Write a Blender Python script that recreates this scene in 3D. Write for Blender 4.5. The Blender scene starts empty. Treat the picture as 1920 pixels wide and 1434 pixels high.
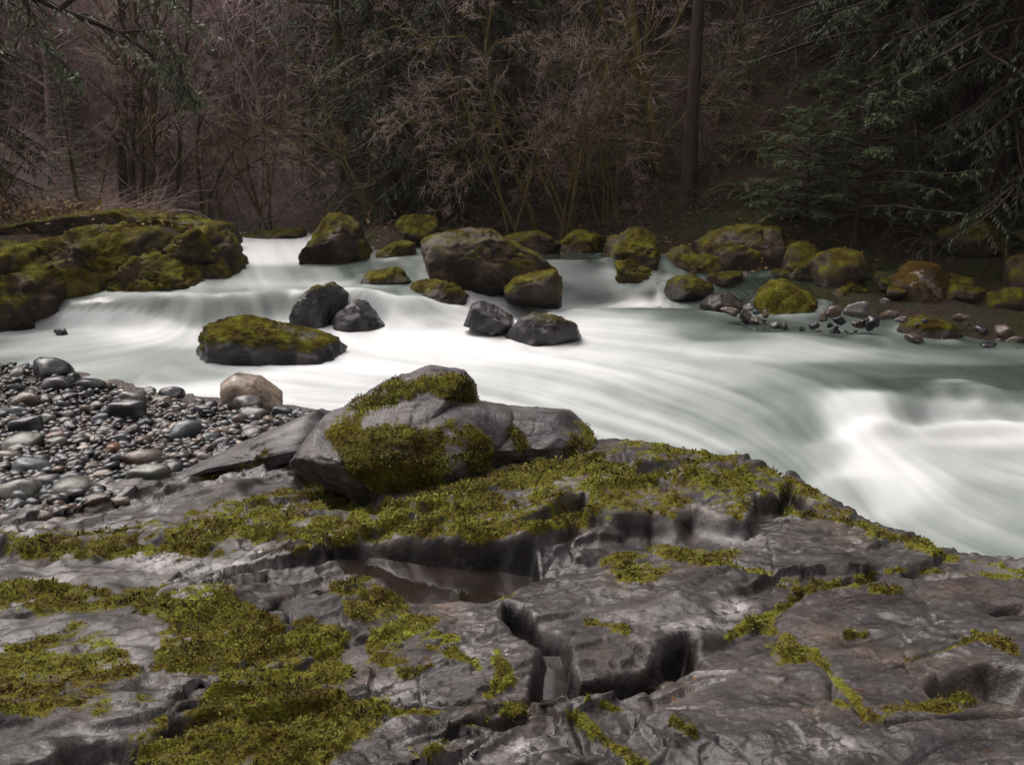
import bpy, math, random
import numpy as np
from mathutils import Vector

# ------------------------------------------------------------------ camera, sky, sun, exposure
scene = bpy.context.scene
COL = scene.collection
F_PX, CX, CY, PITCH, CAMZ = 1663.0, 960.0, 717.0, math.radians(14.1), 3.0
cam_data = bpy.data.cameras.new('camera')
cam_data.sensor_width = 36.0
cam_data.lens = 36.0 * F_PX / 1920.0
cam_data.clip_start = 0.05
cam_data.clip_end = 1000.0
cam = bpy.data.objects.new('camera', cam_data)
COL.objects.link(cam)
cam.location = (0, 0, CAMZ)
cam.rotation_euler = (math.pi / 2 - PITCH, 0, 0)
scene.camera = cam

SUN_EL, SUN_AZ = math.radians(56), math.radians(-46)      # overcast, brightest part of the sky high over the left bank
world = bpy.data.worlds.new('World')
scene.world = world
world.use_nodes = True
wn = world.node_tree
wn.nodes.clear()
sky = wn.nodes.new('ShaderNodeTexSky')
sky.sky_type = 'NISHITA'
sky.sun_disc = False
sky.sun_elevation = SUN_EL
sky.sun_rotation = SUN_AZ
sky.dust_density = 3.0
hs = wn.nodes.new('ShaderNodeHueSaturation')               # cloud cover: the blue is washed out evenly
hs.inputs['Saturation'].default_value = 0.06
tint = wn.nodes.new('ShaderNodeMix'); tint.data_type = 'RGBA'; tint.blend_type = 'MULTIPLY'; tint.inputs[0].default_value = 1.0; tint.inputs[7].default_value = (1.0, .925, .90, 1)
bg = wn.nodes.new('ShaderNodeBackground')
bg.inputs['Strength'].default_value = 0.12
wo = wn.nodes.new('ShaderNodeOutputWorld')
wn.links.new(sky.outputs[0], hs.inputs['Color'])
wn.links.new(hs.outputs[0], tint.inputs[6]); wn.links.new(tint.outputs[2], bg.inputs['Color'])
wn.links.new(bg.outputs[0], wo.inputs['Surface'])

sun_d = bpy.data.lights.new('sun', 'SUN')
sun_d.energy = 1.5
sun_d.angle = math.radians(40)
sun_d.color = (1.0, 0.94, 0.89)
sun = bpy.data.objects.new('sun', sun_d)
COL.objects.link(sun)
sd = Vector((math.sin(SUN_AZ) * math.cos(SUN_EL), math.cos(SUN_AZ) * math.cos(SUN_EL), math.sin(SUN_EL)))
sun.rotation_euler = sd.to_track_quat('Z', 'Y').to_euler()
sun.location = (0, 0, 60)

vs = scene.view_settings
vs.view_transform = 'Standard'
vs.look = 'None'
vs.gamma = 1.0
vs.use_curve_mapping = False
vs.exposure = 1.5
scene.cycles.max_bounces = 5
scene.cycles.diffuse_bounces = 3
scene.cycles.glossy_bounces = 2
scene.cycles.transparent_max_bounces = 6
scene.cycles.use_denoising = True

# ------------------------------------------------------------------ helpers
rng = np.random.default_rng(7)
sa, ca = math.sin(PITCH), math.cos(PITCH)

def ray(px, py):
    px = np.asarray(px, float); py = np.asarray(py, float)
    u = (px - CX) / F_PX; v = (CY - py) / F_PX
    return np.stack([u, ca + v * sa, -sa + v * ca], -1)

def P(px, py, z):
    r = ray(px, py); t = (np.asarray(z, float) - CAMZ) / r[..., 2]
    p = r * t[..., None]; p[..., 2] += CAMZ
    return p

def D(px, py, y):
    r = ray(px, py); t = np.asarray(y, float) / r[..., 1]
    p = r * t[..., None]; p[..., 2] += CAMZ
    return p

def proj(x, y, z):
    dz = z - CAMZ
    w = np.maximum(y * ca - dz * sa, 1e-3)
    return CX + F_PX * x / w, CY - F_PX * (y * sa + dz * ca) / w

U = np.uint32
def _h(ix, iy, iz, s):
    n = (ix * U(374761393)) ^ (iy * U(668265263)) ^ (iz * U(2246822519)) ^ U((s * 3266489917 + 12345) & 0xffffffff)
    n = (n ^ (n >> U(13))) * U(1274126177)
    n = (n ^ (n >> U(15))) * U(2246822519)
    n ^= n >> U(16)
    return n.astype(np.float64) * (1.0 / 4294967295.0)

def vn(x, y, z=None, s=0):
    x = np.asarray(x, float); y = np.asarray(y, float)
    z = np.zeros_like(x) if z is None else np.asarray(z, float)
    fx, fy, fz = np.floor(x), np.floor(y), np.floor(z)
    ix, iy, iz = [f.astype(np.int64).astype(np.uint32) for f in (fx, fy, fz)]
    tx, ty, tz = x - fx, y - fy, z - fz
    tx, ty, tz = [t * t * t * (t * (t * 6 - 15) + 10) for t in (tx, ty, tz)]
    o = U(1)
    def lx(jy, jz):
        a = _h(ix, jy, jz, s); b = _h(ix + o, jy, jz, s)
        return a + (b - a) * tx
    a = lx(iy, iz); b = lx(iy + o, iz); c0 = a + (b - a) * ty
    if not np.any(tz):
        return c0 * 2 - 1
    a = lx(iy, iz + o); b = lx(iy + o, iz + o); c1 = a + (b - a) * ty
    return (c0 + (c1 - c0) * tz) * 2 - 1

def fbm(x, y, z=None, o=4, g=0.5, s=0):
    r = 0; a = 1.0; t = 0
    for k in range(o):
        f = 2.03 ** k
        r = r + a * vn(x * f + k * 17.3, y * f - k * 9.1, None if z is None else z * f + k * 5.7, s + k * 31)
        t += a; a *= g
    return r / t

def worley(x, y, s=0):
    fx, fy = np.floor(x), np.floor(y)
    d1 = np.full(x.shape, 9.0); d2 = d1.copy()
    cid = np.zeros(x.shape); ox = np.zeros(x.shape); oy = np.zeros(x.shape)
    z0 = np.zeros(x.shape, np.uint32)
    for i in (-1, 0, 1):
        for j in (-1, 0, 1):
            ix = (fx + i).astype(np.int64).astype(np.uint32); iy = (fy + j).astype(np.int64).astype(np.uint32)
            qx = fx + i + _h(ix, iy, z0, s); qy = fy + j + _h(ix, iy, z0, s + 1)
            dx, dy = x - qx, y - qy
            d = dx * dx + dy * dy
            m = d < d1
            d2 = np.where(m, d1, np.minimum(d2, d))
            cid = np.where(m, _h(ix, iy, z0, s + 2), cid)
            ox = np.where(m, dx, ox); oy = np.where(m, dy, oy)
            d1 = np.where(m, d, d1)
    return np.sqrt(d1), np.sqrt(d2), cid, ox, oy

def sstep(a, b, x):
    t = np.clip((x - a) / (b - a), 0, 1)
    return t * t * (3 - 2 * t)

def poly_sd(px, py, poly):
    """signed distance to a closed polygon, positive inside"""
    poly = np.asarray(poly, float)
    d = np.full(px.shape, 1e18); ins = np.zeros(px.shape, bool)
    n = len(poly)
    for i in range(n):
        a, b = poly[i], poly[(i + 1) % n]
        ex, ey = b - a
        wx, wy = px - a[0], py - a[1]
        t = np.clip((wx * ex + wy * ey) / (ex * ex + ey * ey + 1e-12), 0, 1)
        d = np.minimum(d, (wx - ex * t) ** 2 + (wy - ey * t) ** 2)
        c = (a[1] <= py) != (b[1] <= py)
        if ey != 0:
            ins ^= c & (px < a[0] + ex * (py - a[1]) / ey)
    d = np.sqrt(d)
    return np.where(ins, d, -d)

def line_d(px, py, pts):
    pts = np.asarray(pts, float)
    d = np.full(px.shape, 1e18)
    for a, b in zip(pts[:-1], pts[1:]):
        ex, ey = b - a
        wx, wy = px - a[0], py - a[1]
        t = np.clip((wx * ex + wy * ey) / (ex * ex + ey * ey + 1e-12), 0, 1)
        d = np.minimum(d, (wx - ex * t) ** 2 + (wy - ey * t) ** 2)
    return np.sqrt(d)

def rbf(pts, vals, kern='tps', lam=1e-3):
    pts = np.asarray(pts, float); vals = np.asarray(vals, float); n = len(pts)
    def K(r2):
        return 0.5 * r2 * np.log(r2 + 1e-9) if kern == 'tps' else np.sqrt(r2 + 0.3)
    r2 = ((pts[:, None] - pts[None]) ** 2).sum(-1)
    A = np.zeros((n + 3, n + 3))
    A[:n, :n] = K(r2) + lam * np.eye(n)
    A[:n, n] = 1; A[:n, n + 1:] = pts; A[n, :n] = 1; A[n + 1:, :n] = pts.T
    w = np.linalg.solve(A, np.concatenate([vals, np.zeros(3)]))
    def f(x, y):
        r = w[n] + w[n + 1] * x + w[n + 2] * y
        for i in range(n):
            r = r + w[i] * K((x - pts[i, 0]) ** 2 + (y - pts[i, 1]) ** 2)
        return r
    return f

def new_mesh(name, verts, faces, attrs=None, smooth=True):
    """faces: int array (n,3) or (n,4)"""
    me = bpy.data.meshes.new(name)
    verts = np.ascontiguousarray(verts, np.float32); faces = np.ascontiguousarray(faces, np.int32)
    n, k = faces.shape
    me.vertices.add(len(verts)); me.vertices.foreach_set('co', verts.ravel())
    me.loops.add(n * k); me.loops.foreach_set('vertex_index', faces.ravel())
    me.polygons.add(n); me.polygons.foreach_set('loop_start', np.arange(0, n * k, k, dtype=np.int32))
    me.update(calc_edges=True)
    if smooth:
        me.polygons.foreach_set('use_smooth', np.ones(n, bool))
    else:
        me.polygons.foreach_set('use_smooth', np.zeros(n, bool))
    for an, av in (attrs or {}).items():
        at = me.attributes.new(an, 'FLOAT', 'POINT')
        at.data.foreach_set('value', np.ascontiguousarray(av, np.float32))
    return me

def link(name, me, material=None, parent=None, loc=(0, 0, 0)):
    o = bpy.data.objects.new(name, me)
    COL.objects.link(o)
    o.location = loc
    if material is not None and me is not None and not me.materials:
        me.materials.append(material)
    if parent is not None:
        o.parent = parent
    return o

def tag(o, label=None, cat=None, group=None, kind=None):
    if label: o['label'] = label
    if cat: o['category'] = cat
    if group: o['group'] = group
    if kind: o['kind'] = kind
    return o

def grid_faces(nr, nc):
    i = np.arange(nr - 1)[:, None] * nc + np.arange(nc - 1)[None]
    i = i.ravel()
    return np.stack([i, i + 1, i + nc + 1, i + nc], -1)

def grid_normals(V, nr, nc):
    G = V.reshape(nr, nc, 3)
    du = np.gradient(G, axis=1); dv = np.gradient(G, axis=0)
    n = np.cross(du, dv); n /= np.linalg.norm(n, axis=-1, keepdims=True) + 1e-12
    n *= np.sign(n[..., 2:3] + 1e-9)
    return n.reshape(-1, 3)

# ------------------------------------------------------------------ materials
class NT:
    def __init__(s, name):
        s.m = bpy.data.materials.new(name); s.m.use_nodes = True
        s.t = s.m.node_tree; s.t.nodes.clear()
        s.out = s.t.nodes.new('ShaderNodeOutputMaterial')
    def n(s, typ, **kw):
        nd = s.t.nodes.new('ShaderNode' + typ)
        for k, v in kw.items():
            if k in nd.inputs or k.startswith('i_'):
                pass
            setattr(nd, k, v)
        return nd
    def set(s, sock, v):
        if isinstance(v, bpy.types.NodeSocket): s.t.links.new(v, sock)
        else:
            if isinstance(v, tuple) and len(v) == 3 and sock.type == 'RGBA': v = v + (1,)
            sock.default_value = v
    def coord(s, scale=(1, 1, 1), rot=(0, 0, 0)):
        tc = s.n('TexCoord'); mp = s.n('Mapping')
        s.t.links.new(tc.outputs['Object'], mp.inputs['Vector'])
        mp.inputs['Scale'].default_value = scale; mp.inputs['Rotation'].default_value = rot
        return mp.outputs[0]
    def noise(s, vec, scale, detail=4, rough=0.55, dist=0):
        nd = s.n('TexNoise'); s.t.links.new(vec, nd.inputs['Vector'])
        nd.inputs['Scale'].default_value = scale; nd.inputs['Detail'].default_value = detail
        nd.inputs['Roughness'].default_value = rough; nd.inputs['Distortion'].default_value = dist
        return nd.outputs['Fac']
    def attr(s, name):
        nd = s.n('Attribute'); nd.attribute_name = name
        return nd.outputs['Fac']
    def ramp(s, fac, stops, interp='LINEAR'):
        nd = s.n('ValToRGB'); s.set(nd.inputs[0], fac)
        cr = nd.color_ramp; cr.interpolation = interp
        while len(cr.elements) < len(stops): cr.elements.new(0.5)
        for e, (p, c) in zip(cr.elements, stops):
            e.position = p
            e.color = (c, c, c, 1) if isinstance(c, (int, float)) else tuple(c) + (1,)
        return nd.outputs[0]
    def mix(s, fac, a, b, mode='MIX'):
        nd = s.n('Mix'); nd.data_type = 'RGBA'; nd.blend_type = mode
        s.set(nd.inputs[0], fac); s.set(nd.inputs[6], a); s.set(nd.inputs[7], b)
        return nd.outputs[2]
    def math(s, op, a, b=0.0, c=0.0):
        nd = s.n('Math'); nd.operation = op
        s.set(nd.inputs[0], a); s.set(nd.inputs[1], b); s.set(nd.inputs[2], c)
        return nd.outputs[0]
    def bump(s, h, strength, dist=0.01, normal=None):
        nd = s.n('Bump'); s.set(nd.inputs['Height'], h)
        s.set(nd.inputs['Strength'], strength); nd.inputs['Distance'].default_value = dist
        if normal is not None: s.set(nd.inputs['Normal'], normal)
        return nd.outputs[0]
    def bsdf(s, color, rough=0.6, spec=0.5, normal=None, **kw):
        b = s.n('BsdfPrincipled')
        s.set(b.inputs['Base Color'], color); s.set(b.inputs['Roughness'], rough)
        s.set(b.inputs['Specular IOR Level'], spec)
        if normal is not None: s.set(b.inputs['Normal'], normal)
        for k, v in kw.items(): s.set(b.inputs[k.replace('_', ' ')], v)
        return b.outputs[0]
    def done(s, shader):
        s.t.links.new(shader, s.out.inputs['Surface']); return s.m

MOSS_STOPS = [(0.0, (.014, .008, .003)), (0.24, (.036, .023, .006)), (0.44, (.068, .056, .010)), (0.68, (.108, .110, .016)), (1.0, (.20, .225, .034))]
MOSS_FAR = [(0.0, (.014, .008, .003)), (0.3, (.026, .016, .005)), (0.5, (.058, .047, .008)), (0.72, (.115, .118, .013)), (1.0, (.23, .25, .024))]

def rock_material(name, sc=1.0, dark=(.008, .0072, .0076), mid=(.024, .021, .0208), pale=(.095, .084, .081), rough=(.26, .58), warm=0.3, lichc=(.15, .137, .133), film=.75, speck=.14, mossc=MOSS_STOPS, bumpk=1.0, msoft=.07):
    t = NT(name)
    c = t.coord()
    cs = t.coord(scale=(1.0, 3.4, 3.0), rot=(0.25, 0.1, -0.62))
    ultra = t.noise(c, 210 * sc, 3, .7)
    big = t.noise(c, 1.6 * sc, 5, .6)
    stra = t.noise(cs, 4.0 * sc, 7, .68, .15)
    fine = t.noise(c, 75 * sc, 4, .7)
    f = t.math('MULTIPLY_ADD', stra, 0.65, t.math('MULTIPLY', big, 0.35))
    col = t.ramp(f, [(.30, dark), (.46, mid), (.60, tuple(m * 1.25 for m in mid)), (.70, pale)])
    warmn = t.ramp(t.noise(c, 2.7 * sc, 4, .6), [(.5, 0.0), (.72, 1.0)])
    col = t.mix(t.math('MULTIPLY', warmn, warm), col, (.125, .088, .058))
    sp = t.ramp(t.math('MULTIPLY_ADD', ultra, .6, t.math('MULTIPLY', fine, .4)), [(.38, 0.30), (.5, 1.0), (.58, 2.0), (.66, 3.2)])
    stain = t.ramp(t.noise(t.coord(scale=(1, 1.8, 1.5), rot=(0, 0, -.6)), 3.2 * sc, 6, .7, .3), [(.36, .30), (.50, 1.0), (.62, 1.35)])
    col = t.mix(1.0, col, stain, 'MULTIPLY')
    col = t.mix(0.8, col, sp, 'MULTIPLY')
    lich = t.ramp(t.noise(c, 9 * sc, 6, .68, .4), [(.60, 0.0), (.68, 1.0)])
    lich = t.math('MULTIPLY', lich, t.ramp(t.noise(c, 1.3 * sc, 3), [(.45, 0.0), (.62, .75)]))
    col = t.mix(lich, col, lichc)
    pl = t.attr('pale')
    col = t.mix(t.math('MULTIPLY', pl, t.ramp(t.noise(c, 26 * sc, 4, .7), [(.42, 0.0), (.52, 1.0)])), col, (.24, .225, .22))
    wet = t.attr('wet')
    col = t.mix(wet, col, t.mix(1.0, col, (.24, .24, .25), 'MULTIPLY'))  # wet stone; on the bedrock also painted shade of walls and crevices
    # moss
    mn = t.noise(c, 20 * sc, 5, .7)
    mfac = t.math('ADD', t.attr('moss'), t.math('MULTIPLY_ADD', mn, 0.9, -0.45))
    mfac = t.ramp(mfac, [(.5 - msoft, 0.0), (.5 + msoft, 1.0)])
    m1 = t.noise(c, 4.5 * sc, 4, .6)
    m2 = t.noise(c, 48 * sc, 3, .65)
    mm = t.math('MULTIPLY_ADD', m1, .75, t.math('MULTIPLY_ADD', m2, .75, -.25))
    mcol = t.ramp(mm, [(.16 + .68 * p, col_) for p, col_ in mossc])
    color = t.mix(mfac, col, mcol)
    r = t.ramp(t.noise(c, 6 * sc, 4, .6), [(.35, rough[0]), (.65, rough[1])])
    r = t.mix(wet, r, (.22, .22, .22))
    r = t.mix(mfac, r, (.95, .95, .95))
    spec = t.math('MULTIPLY_ADD', mfac, -.8 * speck, speck)
    bh = t.math('MULTIPLY_ADD', stra, .30, t.math('MULTIPLY_ADD', fine, .40, t.math('MULTIPLY', ultra, .22)))
    b1 = t.bump(bh, 0.42 * bumpk, 0.028 / sc)
    b2 = t.bump(t.math('MULTIPLY_ADD', m2, 1.0, mn), 1.0, 0.03 / sc)
    mxn = t.n('Mix'); mxn.data_type = 'VECTOR'
    t.set(mxn.inputs[0], mfac); t.set(mxn.inputs[4], b1); t.set(mxn.inputs[5], b2)
    film_ = t.math('MULTIPLY', t.math('SUBTRACT', 1.0, mfac), t.math('MULTIPLY', t.ramp(t.noise(c, 2.2 * sc, 4, .6), [(.45, .04), (.60, 1.0)]), film))
    return t.done(t.bsdf(color, r, spec, mxn.outputs[1], Coat_Weight=film_, Coat_Roughness=t.ramp(fine, [(.3, .05), (.7, .16)]), Coat_IOR=1.45, Coat_Normal=b1))

M = {}
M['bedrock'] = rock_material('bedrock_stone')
M['boulder'] = rock_material('river_boulder_stone', sc=0.7, dark=(.006, .0038, .0024), mid=(.018, .011, .0065), pale=(.048, .034, .024), speck=.2, warm=.5, lichc=(.11, .095, .088), film=.08, bumpk=2.2, msoft=.2, mossc=MOSS_FAR)
M['wetrock'] = rock_material('wet_black_stone', sc=1.1, dark=(.007, .007, .008), mid=(.020, .019, .021), pale=(.07, .068, .072), rough=(.10, .4), warm=.05, bumpk=2.0, msoft=.14, mossc=MOSS_FAR)
M['nearboulder'] = rock_material('pale_grey_stone', sc=0.9, dark=(.018, .016, .018), mid=(.048, .044, .046), pale=(.17, .155, .152), warm=.15, film=.3)

def stone_mat(name, c0, c1, rough=.4, sc=9):
    t = NT(name); c = t.coord()
    n1 = t.noise(c, sc, 5, .65, .3); n2 = t.noise(c, sc * 9, 3, .7)
    col = t.ramp(n1, [(.3, c0), (.7, c1)])
    col = t.mix(.7, col, t.ramp(n2, [(.3, .6), (.7, 1.4)]), 'MULTIPLY')
    r = t.ramp(n1, [(.3, rough * .35), (.7, rough * .9)])
    return t.done(t.bsdf(col, r, .28, t.bump(t.math('ADD', n1, t.math('MULTIPLY', n2, .3)), .35, .012)))

STONE = {
    'dark slate': stone_mat('dark_slate_stone', (.009, .0095, .011), (.028, .029, .033), .36),
    'blue grey': stone_mat('blue_grey_stone', (.020, .025, .030), (.052, .061, .069), .36),
    'green grey': stone_mat('green_grey_stone', (.034, .036, .029), (.07, .072, .058), .42),
    'brown': stone_mat('brown_stone', (.034, .024, .018), (.078, .057, .044), .45),
    'tan': stone_mat('tan_stone', (.07, .052, .039), (.14, .11, .084), .45),
    'reddish': stone_mat('reddish_stone', (.07, .032, .021), (.13, .068, .045), .4),
    'cream': stone_mat('cream_stone', (.26, .22, .175), (.40, .35, .29), .5),
    'grey': stone_mat('grey_stone', (.034, .032, .032), (.08, .076, .073), .4),
    'white': stone_mat('white_quartz', (.45, .43, .42), (.65, .63, .62), .4),
}

# ------------------------------------------------------------------ terrain behind and beside the river
CHANNEL = np.array([(-3.6, 17.5), (-4.9, 20), (-6.2, 23), (-9.0, 29), (-14, 37), (-24, 46)])
def terrain_z(x, y):
    sr = (x - 8.3) * .52 + (y - 14.4) * .85
    zr = -1.0 + 1.25 * sstep(-.9, .5, sr) + np.where(sr > .5, .20 * (sr - .5), 0) + np.where(sr > 2.5, .42 * (sr - 2.5), 0)
    zr = np.where(zr > 8, 8 + 5 * np.tanh((zr - 8) / 5), zr)
    sl = (x + 6) * -.58 + (y - 16.8) * .81
    zl = -1.0 + 2.3 * sstep(.1, 2.0, sl) + .03 * np.maximum(sl, 0) + np.where(sl > 16, .42 * (sl - 16), 0)
    zl = np.where(zl > 14, 14 + 9 * np.tanh((zl - 14) / 9), zl)
    z = np.maximum(zr, zl)
    cd = line_d(x, y, CHANNEL)
    z = np.minimum(z, .2 + .9 * np.maximum(cd - 1.1, 0) + .25 * np.maximum(cd - 3, 0))
    return z

def terrain_n(x, y):
    z = terrain_z(x, y)
    return z + .35 * fbm(x * .35, y * .35, o=4, s=3) * sstep(-.8, .8, z) + .10 * fbm(x * 2, y * 2, o=3, s=9)

def gz(x, y):
    return float(terrain_n(np.array([x]), np.array([y]))[0])

def polar(r, th):
    R, T = np.meshgrid(r, th, indexing='ij')
    return (R * np.sin(T)).ravel(), (R * np.cos(T)).ravel()

def litter_material():
    t = NT('forest_floor'); c = t.coord()
    n1 = t.noise(c, .9, 6, .65); n2 = t.noise(c, 11, 5, .75, .5); n3 = t.noise(c, .5, 3)
    col = t.ramp(n2, [(.3, (.010, .006, .005)), (.5, (.032, .019, .014)), (.62, (.055, .034, .024)), (.75, (.09, .058, .042))])
    moss = t.ramp(n1, [(.42, 0.0), (.54, 1.0)])
    col = t.mix(moss, col, t.ramp(n2, [(.3, (.007, .009, .004)), (.7, (.036, .036, .010))]))
    col = t.mix(t.ramp(n3, [(.5, 0.0), (.7, .6)]), col, (.035, .024, .022))
    col = t.mix(t.attr('leafy_haze'), col, t.ramp(n2, [(.3, (.05, .034, .033)), (.5, (.12, .085, .084)), (.7, (.22, .16, .16))]))  # leaf litter of the valley side, paled to mauve with painted haze
    return t.done(t.bsdf(col, .95, .15, t.bump(n2, 1.0, .12)))
M['litter'] = litter_material()

r_t = np.concatenate([np.linspace(9, 40, 190), np.geomspace(40.4, 140, 60)])
th_t = np.radians(np.linspace(-58, 58, 300))
tx, ty = polar(r_t, th_t)
tv = np.stack([tx, ty, terrain_n(tx, ty)], -1)
tag(link('hillside', new_mesh('hillside', tv, grid_faces(len(r_t), len(th_t)), {'leafy_haze': sstep(6, 18, (tx + 6) * -.58 + (ty - 16.8) * .81) * sstep(-2, -8, tx - .0 * ty + .10 * (ty - 20))}), M['litter']), kind='structure')

# ------------------------------------------------------------------ river
W_UP = [(510, 470, .92), (455, 478, .90), (572, 498, .76), (480, 520, .70), (640, 512, .70), (380, 548, .62), (480, 545, .62), (560, 540, .62),
        (650, 546, .58), (740, 552, .54), (850, 545, .50), (1000, 540, .44), (1090, 515, .66), (1090, 545, .36), (1200, 550, .34), (1300, 556, .32), (1500, 600, .18), (1800, 620, .10), (300, 560, .60), (100, 540, .6)]
W_LO = [(0, 655, .02), (200, 640, .03), (360, 614, .08), (480, 616, .06), (600, 628, .02), (750, 625, .02), (900, 600, .10), (1000, 575, .24), (1150, 570, .28), (1300, 575, .26), (1500, 612, .14),
        (1700, 640, .06), (1900, 660, .0), (2200, 690, -.05), (300, 690, -.02), (520, 720, -.05), (700, 680, -.04), (900, 680, -.06), (1200, 650, .0), (1400, 690, -.08), (1000, 760, -.18), (1200, 800, -.28),
        (1400, 780, -.26), (1500, 830, -.40), (1700, 700, -.06), (1900, 720, -.08), (1550, 740, -.14), (1720, 740, -.08), (1850, 738, -.06), (2100, 760, -.12), (1620, 800, -.30), (1800, 815, -.46), (1950, 830, -.48), (1600, 900, -.55), (1800, 950, -.62),
        (1920, 1040, -.7), (2300, 1000, -.7), (2300, 1300, -.9), (1500, 900, -.50), (1300, 860, -.4), (1100, 820, -.3), (-300, 670, 0), (400, 900, -.3), (900, 1000, -.6), (1700, 1200, -.8)]
def _pts(L):
    a = np.array(L, float); p = P(a[:, 0], a[:, 1], a[:, 2]); return p[:, :2], a[:, 2]
f_up = rbf(*_pts(W_UP), kern='lin', lam=.02); f_lo = rbf(*_pts(W_LO), kern='lin', lam=.02)
LIP = [(150, 556, .60), (300, 555, .6), (380, 552, .61), (480, 548, .61), (545, 545, .60), (600, 548, .58), (700, 556, .55), (790, 566, .5), (880, 560, .45), (960, 572, .35), (1060, 560, .34), (1300, 566, .3), (1600, 615, .12), (2200, 640, .05)]
_lp = np.array(LIP, float); LIPW = P(_lp[:, 0], _lp[:, 1], _lp[:, 2])[:, :2]
UPPOLY = np.concatenate([LIPW, [(40, 20), (40, 80), (-60, 80), (-30, 15)]])

def water_z(x, y):
    sdv = poly_sd(x, y, UPPOLY)
    s = sstep(-.55, .12, sdv + .10 * fbm(x * 1.5, y * 1.5, o=2, s=5))
    z = f_lo(x, y) * (1 - s) + np.clip(f_up(x, y), 0, .95) * s
    return z

def gauss_px(px, py, L, sx=1.0):
    num = 0; den = 1e-6
    for (a, b, v, wx, wy) in L:
        w = np.exp(-((px - a) / wx) ** 2 - ((py - b) / wy) ** 2)
        num = num + w * v; den = den + w
    return num / den

r_w = np.concatenate([np.linspace(2.6, 5.5, 60), np.geomspace(5.52, 26, 330), np.linspace(26.5, 60, 30)])
th_w = np.radians(np.linspace(-50, 56, 470))
wx, wy = polar(r_w, th_w)
wz = water_z(wx, wy)
wpx, wpy = proj(wx, wy, wz)

# streamlines: the flow direction at some places (image directions), smeared noise along it
FLOW = [(510, 490, .3, 1), (470, 580, .05, 1), (640, 590, .4, 1), (600, 520, .8, .5), (200, 630, -1, .12), (60, 650, -1, .1), (450, 720, 1, .12), (700, 640, 1, .12), (700, 720, 1, .05), (900, 640, 1, .16),
        (1000, 700, 1, .20), (1200, 760, 1, .34), (1400, 740, 1, .32), (1450, 820, 1, .45), (1300, 660, 1, .1), (1150, 560, 1, .06), (1500, 640, 1, .12), (1700, 650, 1, .06), (1850, 700, 1, .1), (1600, 700, 1, .26),
        (1570, 780, .25, 1), (1600, 870, .3, 1), (1700, 840, .9, .25), (1850, 820, 1, .1), (1790, 770, .1, 1), (1900, 900, 1, .25), (1100, 790, 1, .3), (1850, 1000, 1, .4), (1500, 860, 1, .5), (1680, 930, .6, .8)]
gx0, gy0, gdx, gdy = -400., 455., 4.0, 2.5
GW, GH = 720, 400
gX, gY = np.meshgrid(gx0 + gdx * np.arange(GW), gy0 + gdy * np.arange(GH))
fu = 0; fv = 0; fw = 1e-9
for (a, b, u, v) in FLOW:
    l = math.hypot(u, v); w = np.exp(-((gX - a) / 150) ** 2 - ((gY - b) / 60) ** 2) + 1e-5 / (1 + ((gX - a) / 300) ** 2 + ((gY - b) / 120) ** 2)
    fu = fu + w * u / l; fv = fv + w * v / l; fw = fw + w
fl = np.hypot(fu, fv) + 1e-9; fu = fu / fl; fv = fv / fl
base = rng.random((GH, GW)) + .8 * np.kron(rng.random((GH // 4, GW // 4)), np.ones((4, 4))) + .6 * np.kron(rng.random((GH // 8, GW // 8)), np.ones((8, 8)))
def bil(A, x, y):
    x = np.clip(x, 0, GW - 1.001); y = np.clip(y, 0, GH - 1.001)
    i = x.astype(int); j = y.astype(int); a = x - i; b = y - j
    return A[j, i] * (1 - a) * (1 - b) + A[j, i + 1] * a * (1 - b) + A[j + 1, i] * (1 - a) * b + A[j + 1, i + 1] * a * b
lic = base.copy(); II, JJ = np.meshgrid(np.arange(GW, dtype=float), np.arange(GH, dtype=float))
for sgn in (1, -1):
    x, y = II.copy(), JJ.copy()
    for k in range(42):
        u, v = bil(fu, x, y), bil(fv, x, y)
        x = x + sgn * u * 3.5 / gdx; y = y + sgn * v * 3.5 / gdy
        lic += bil(base, x, y)
lic = (lic - lic.mean()) / lic.std()
wl = bil(lic, (wpx - gx0) / gdx, (wpy - gy0) / gdy)

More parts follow.
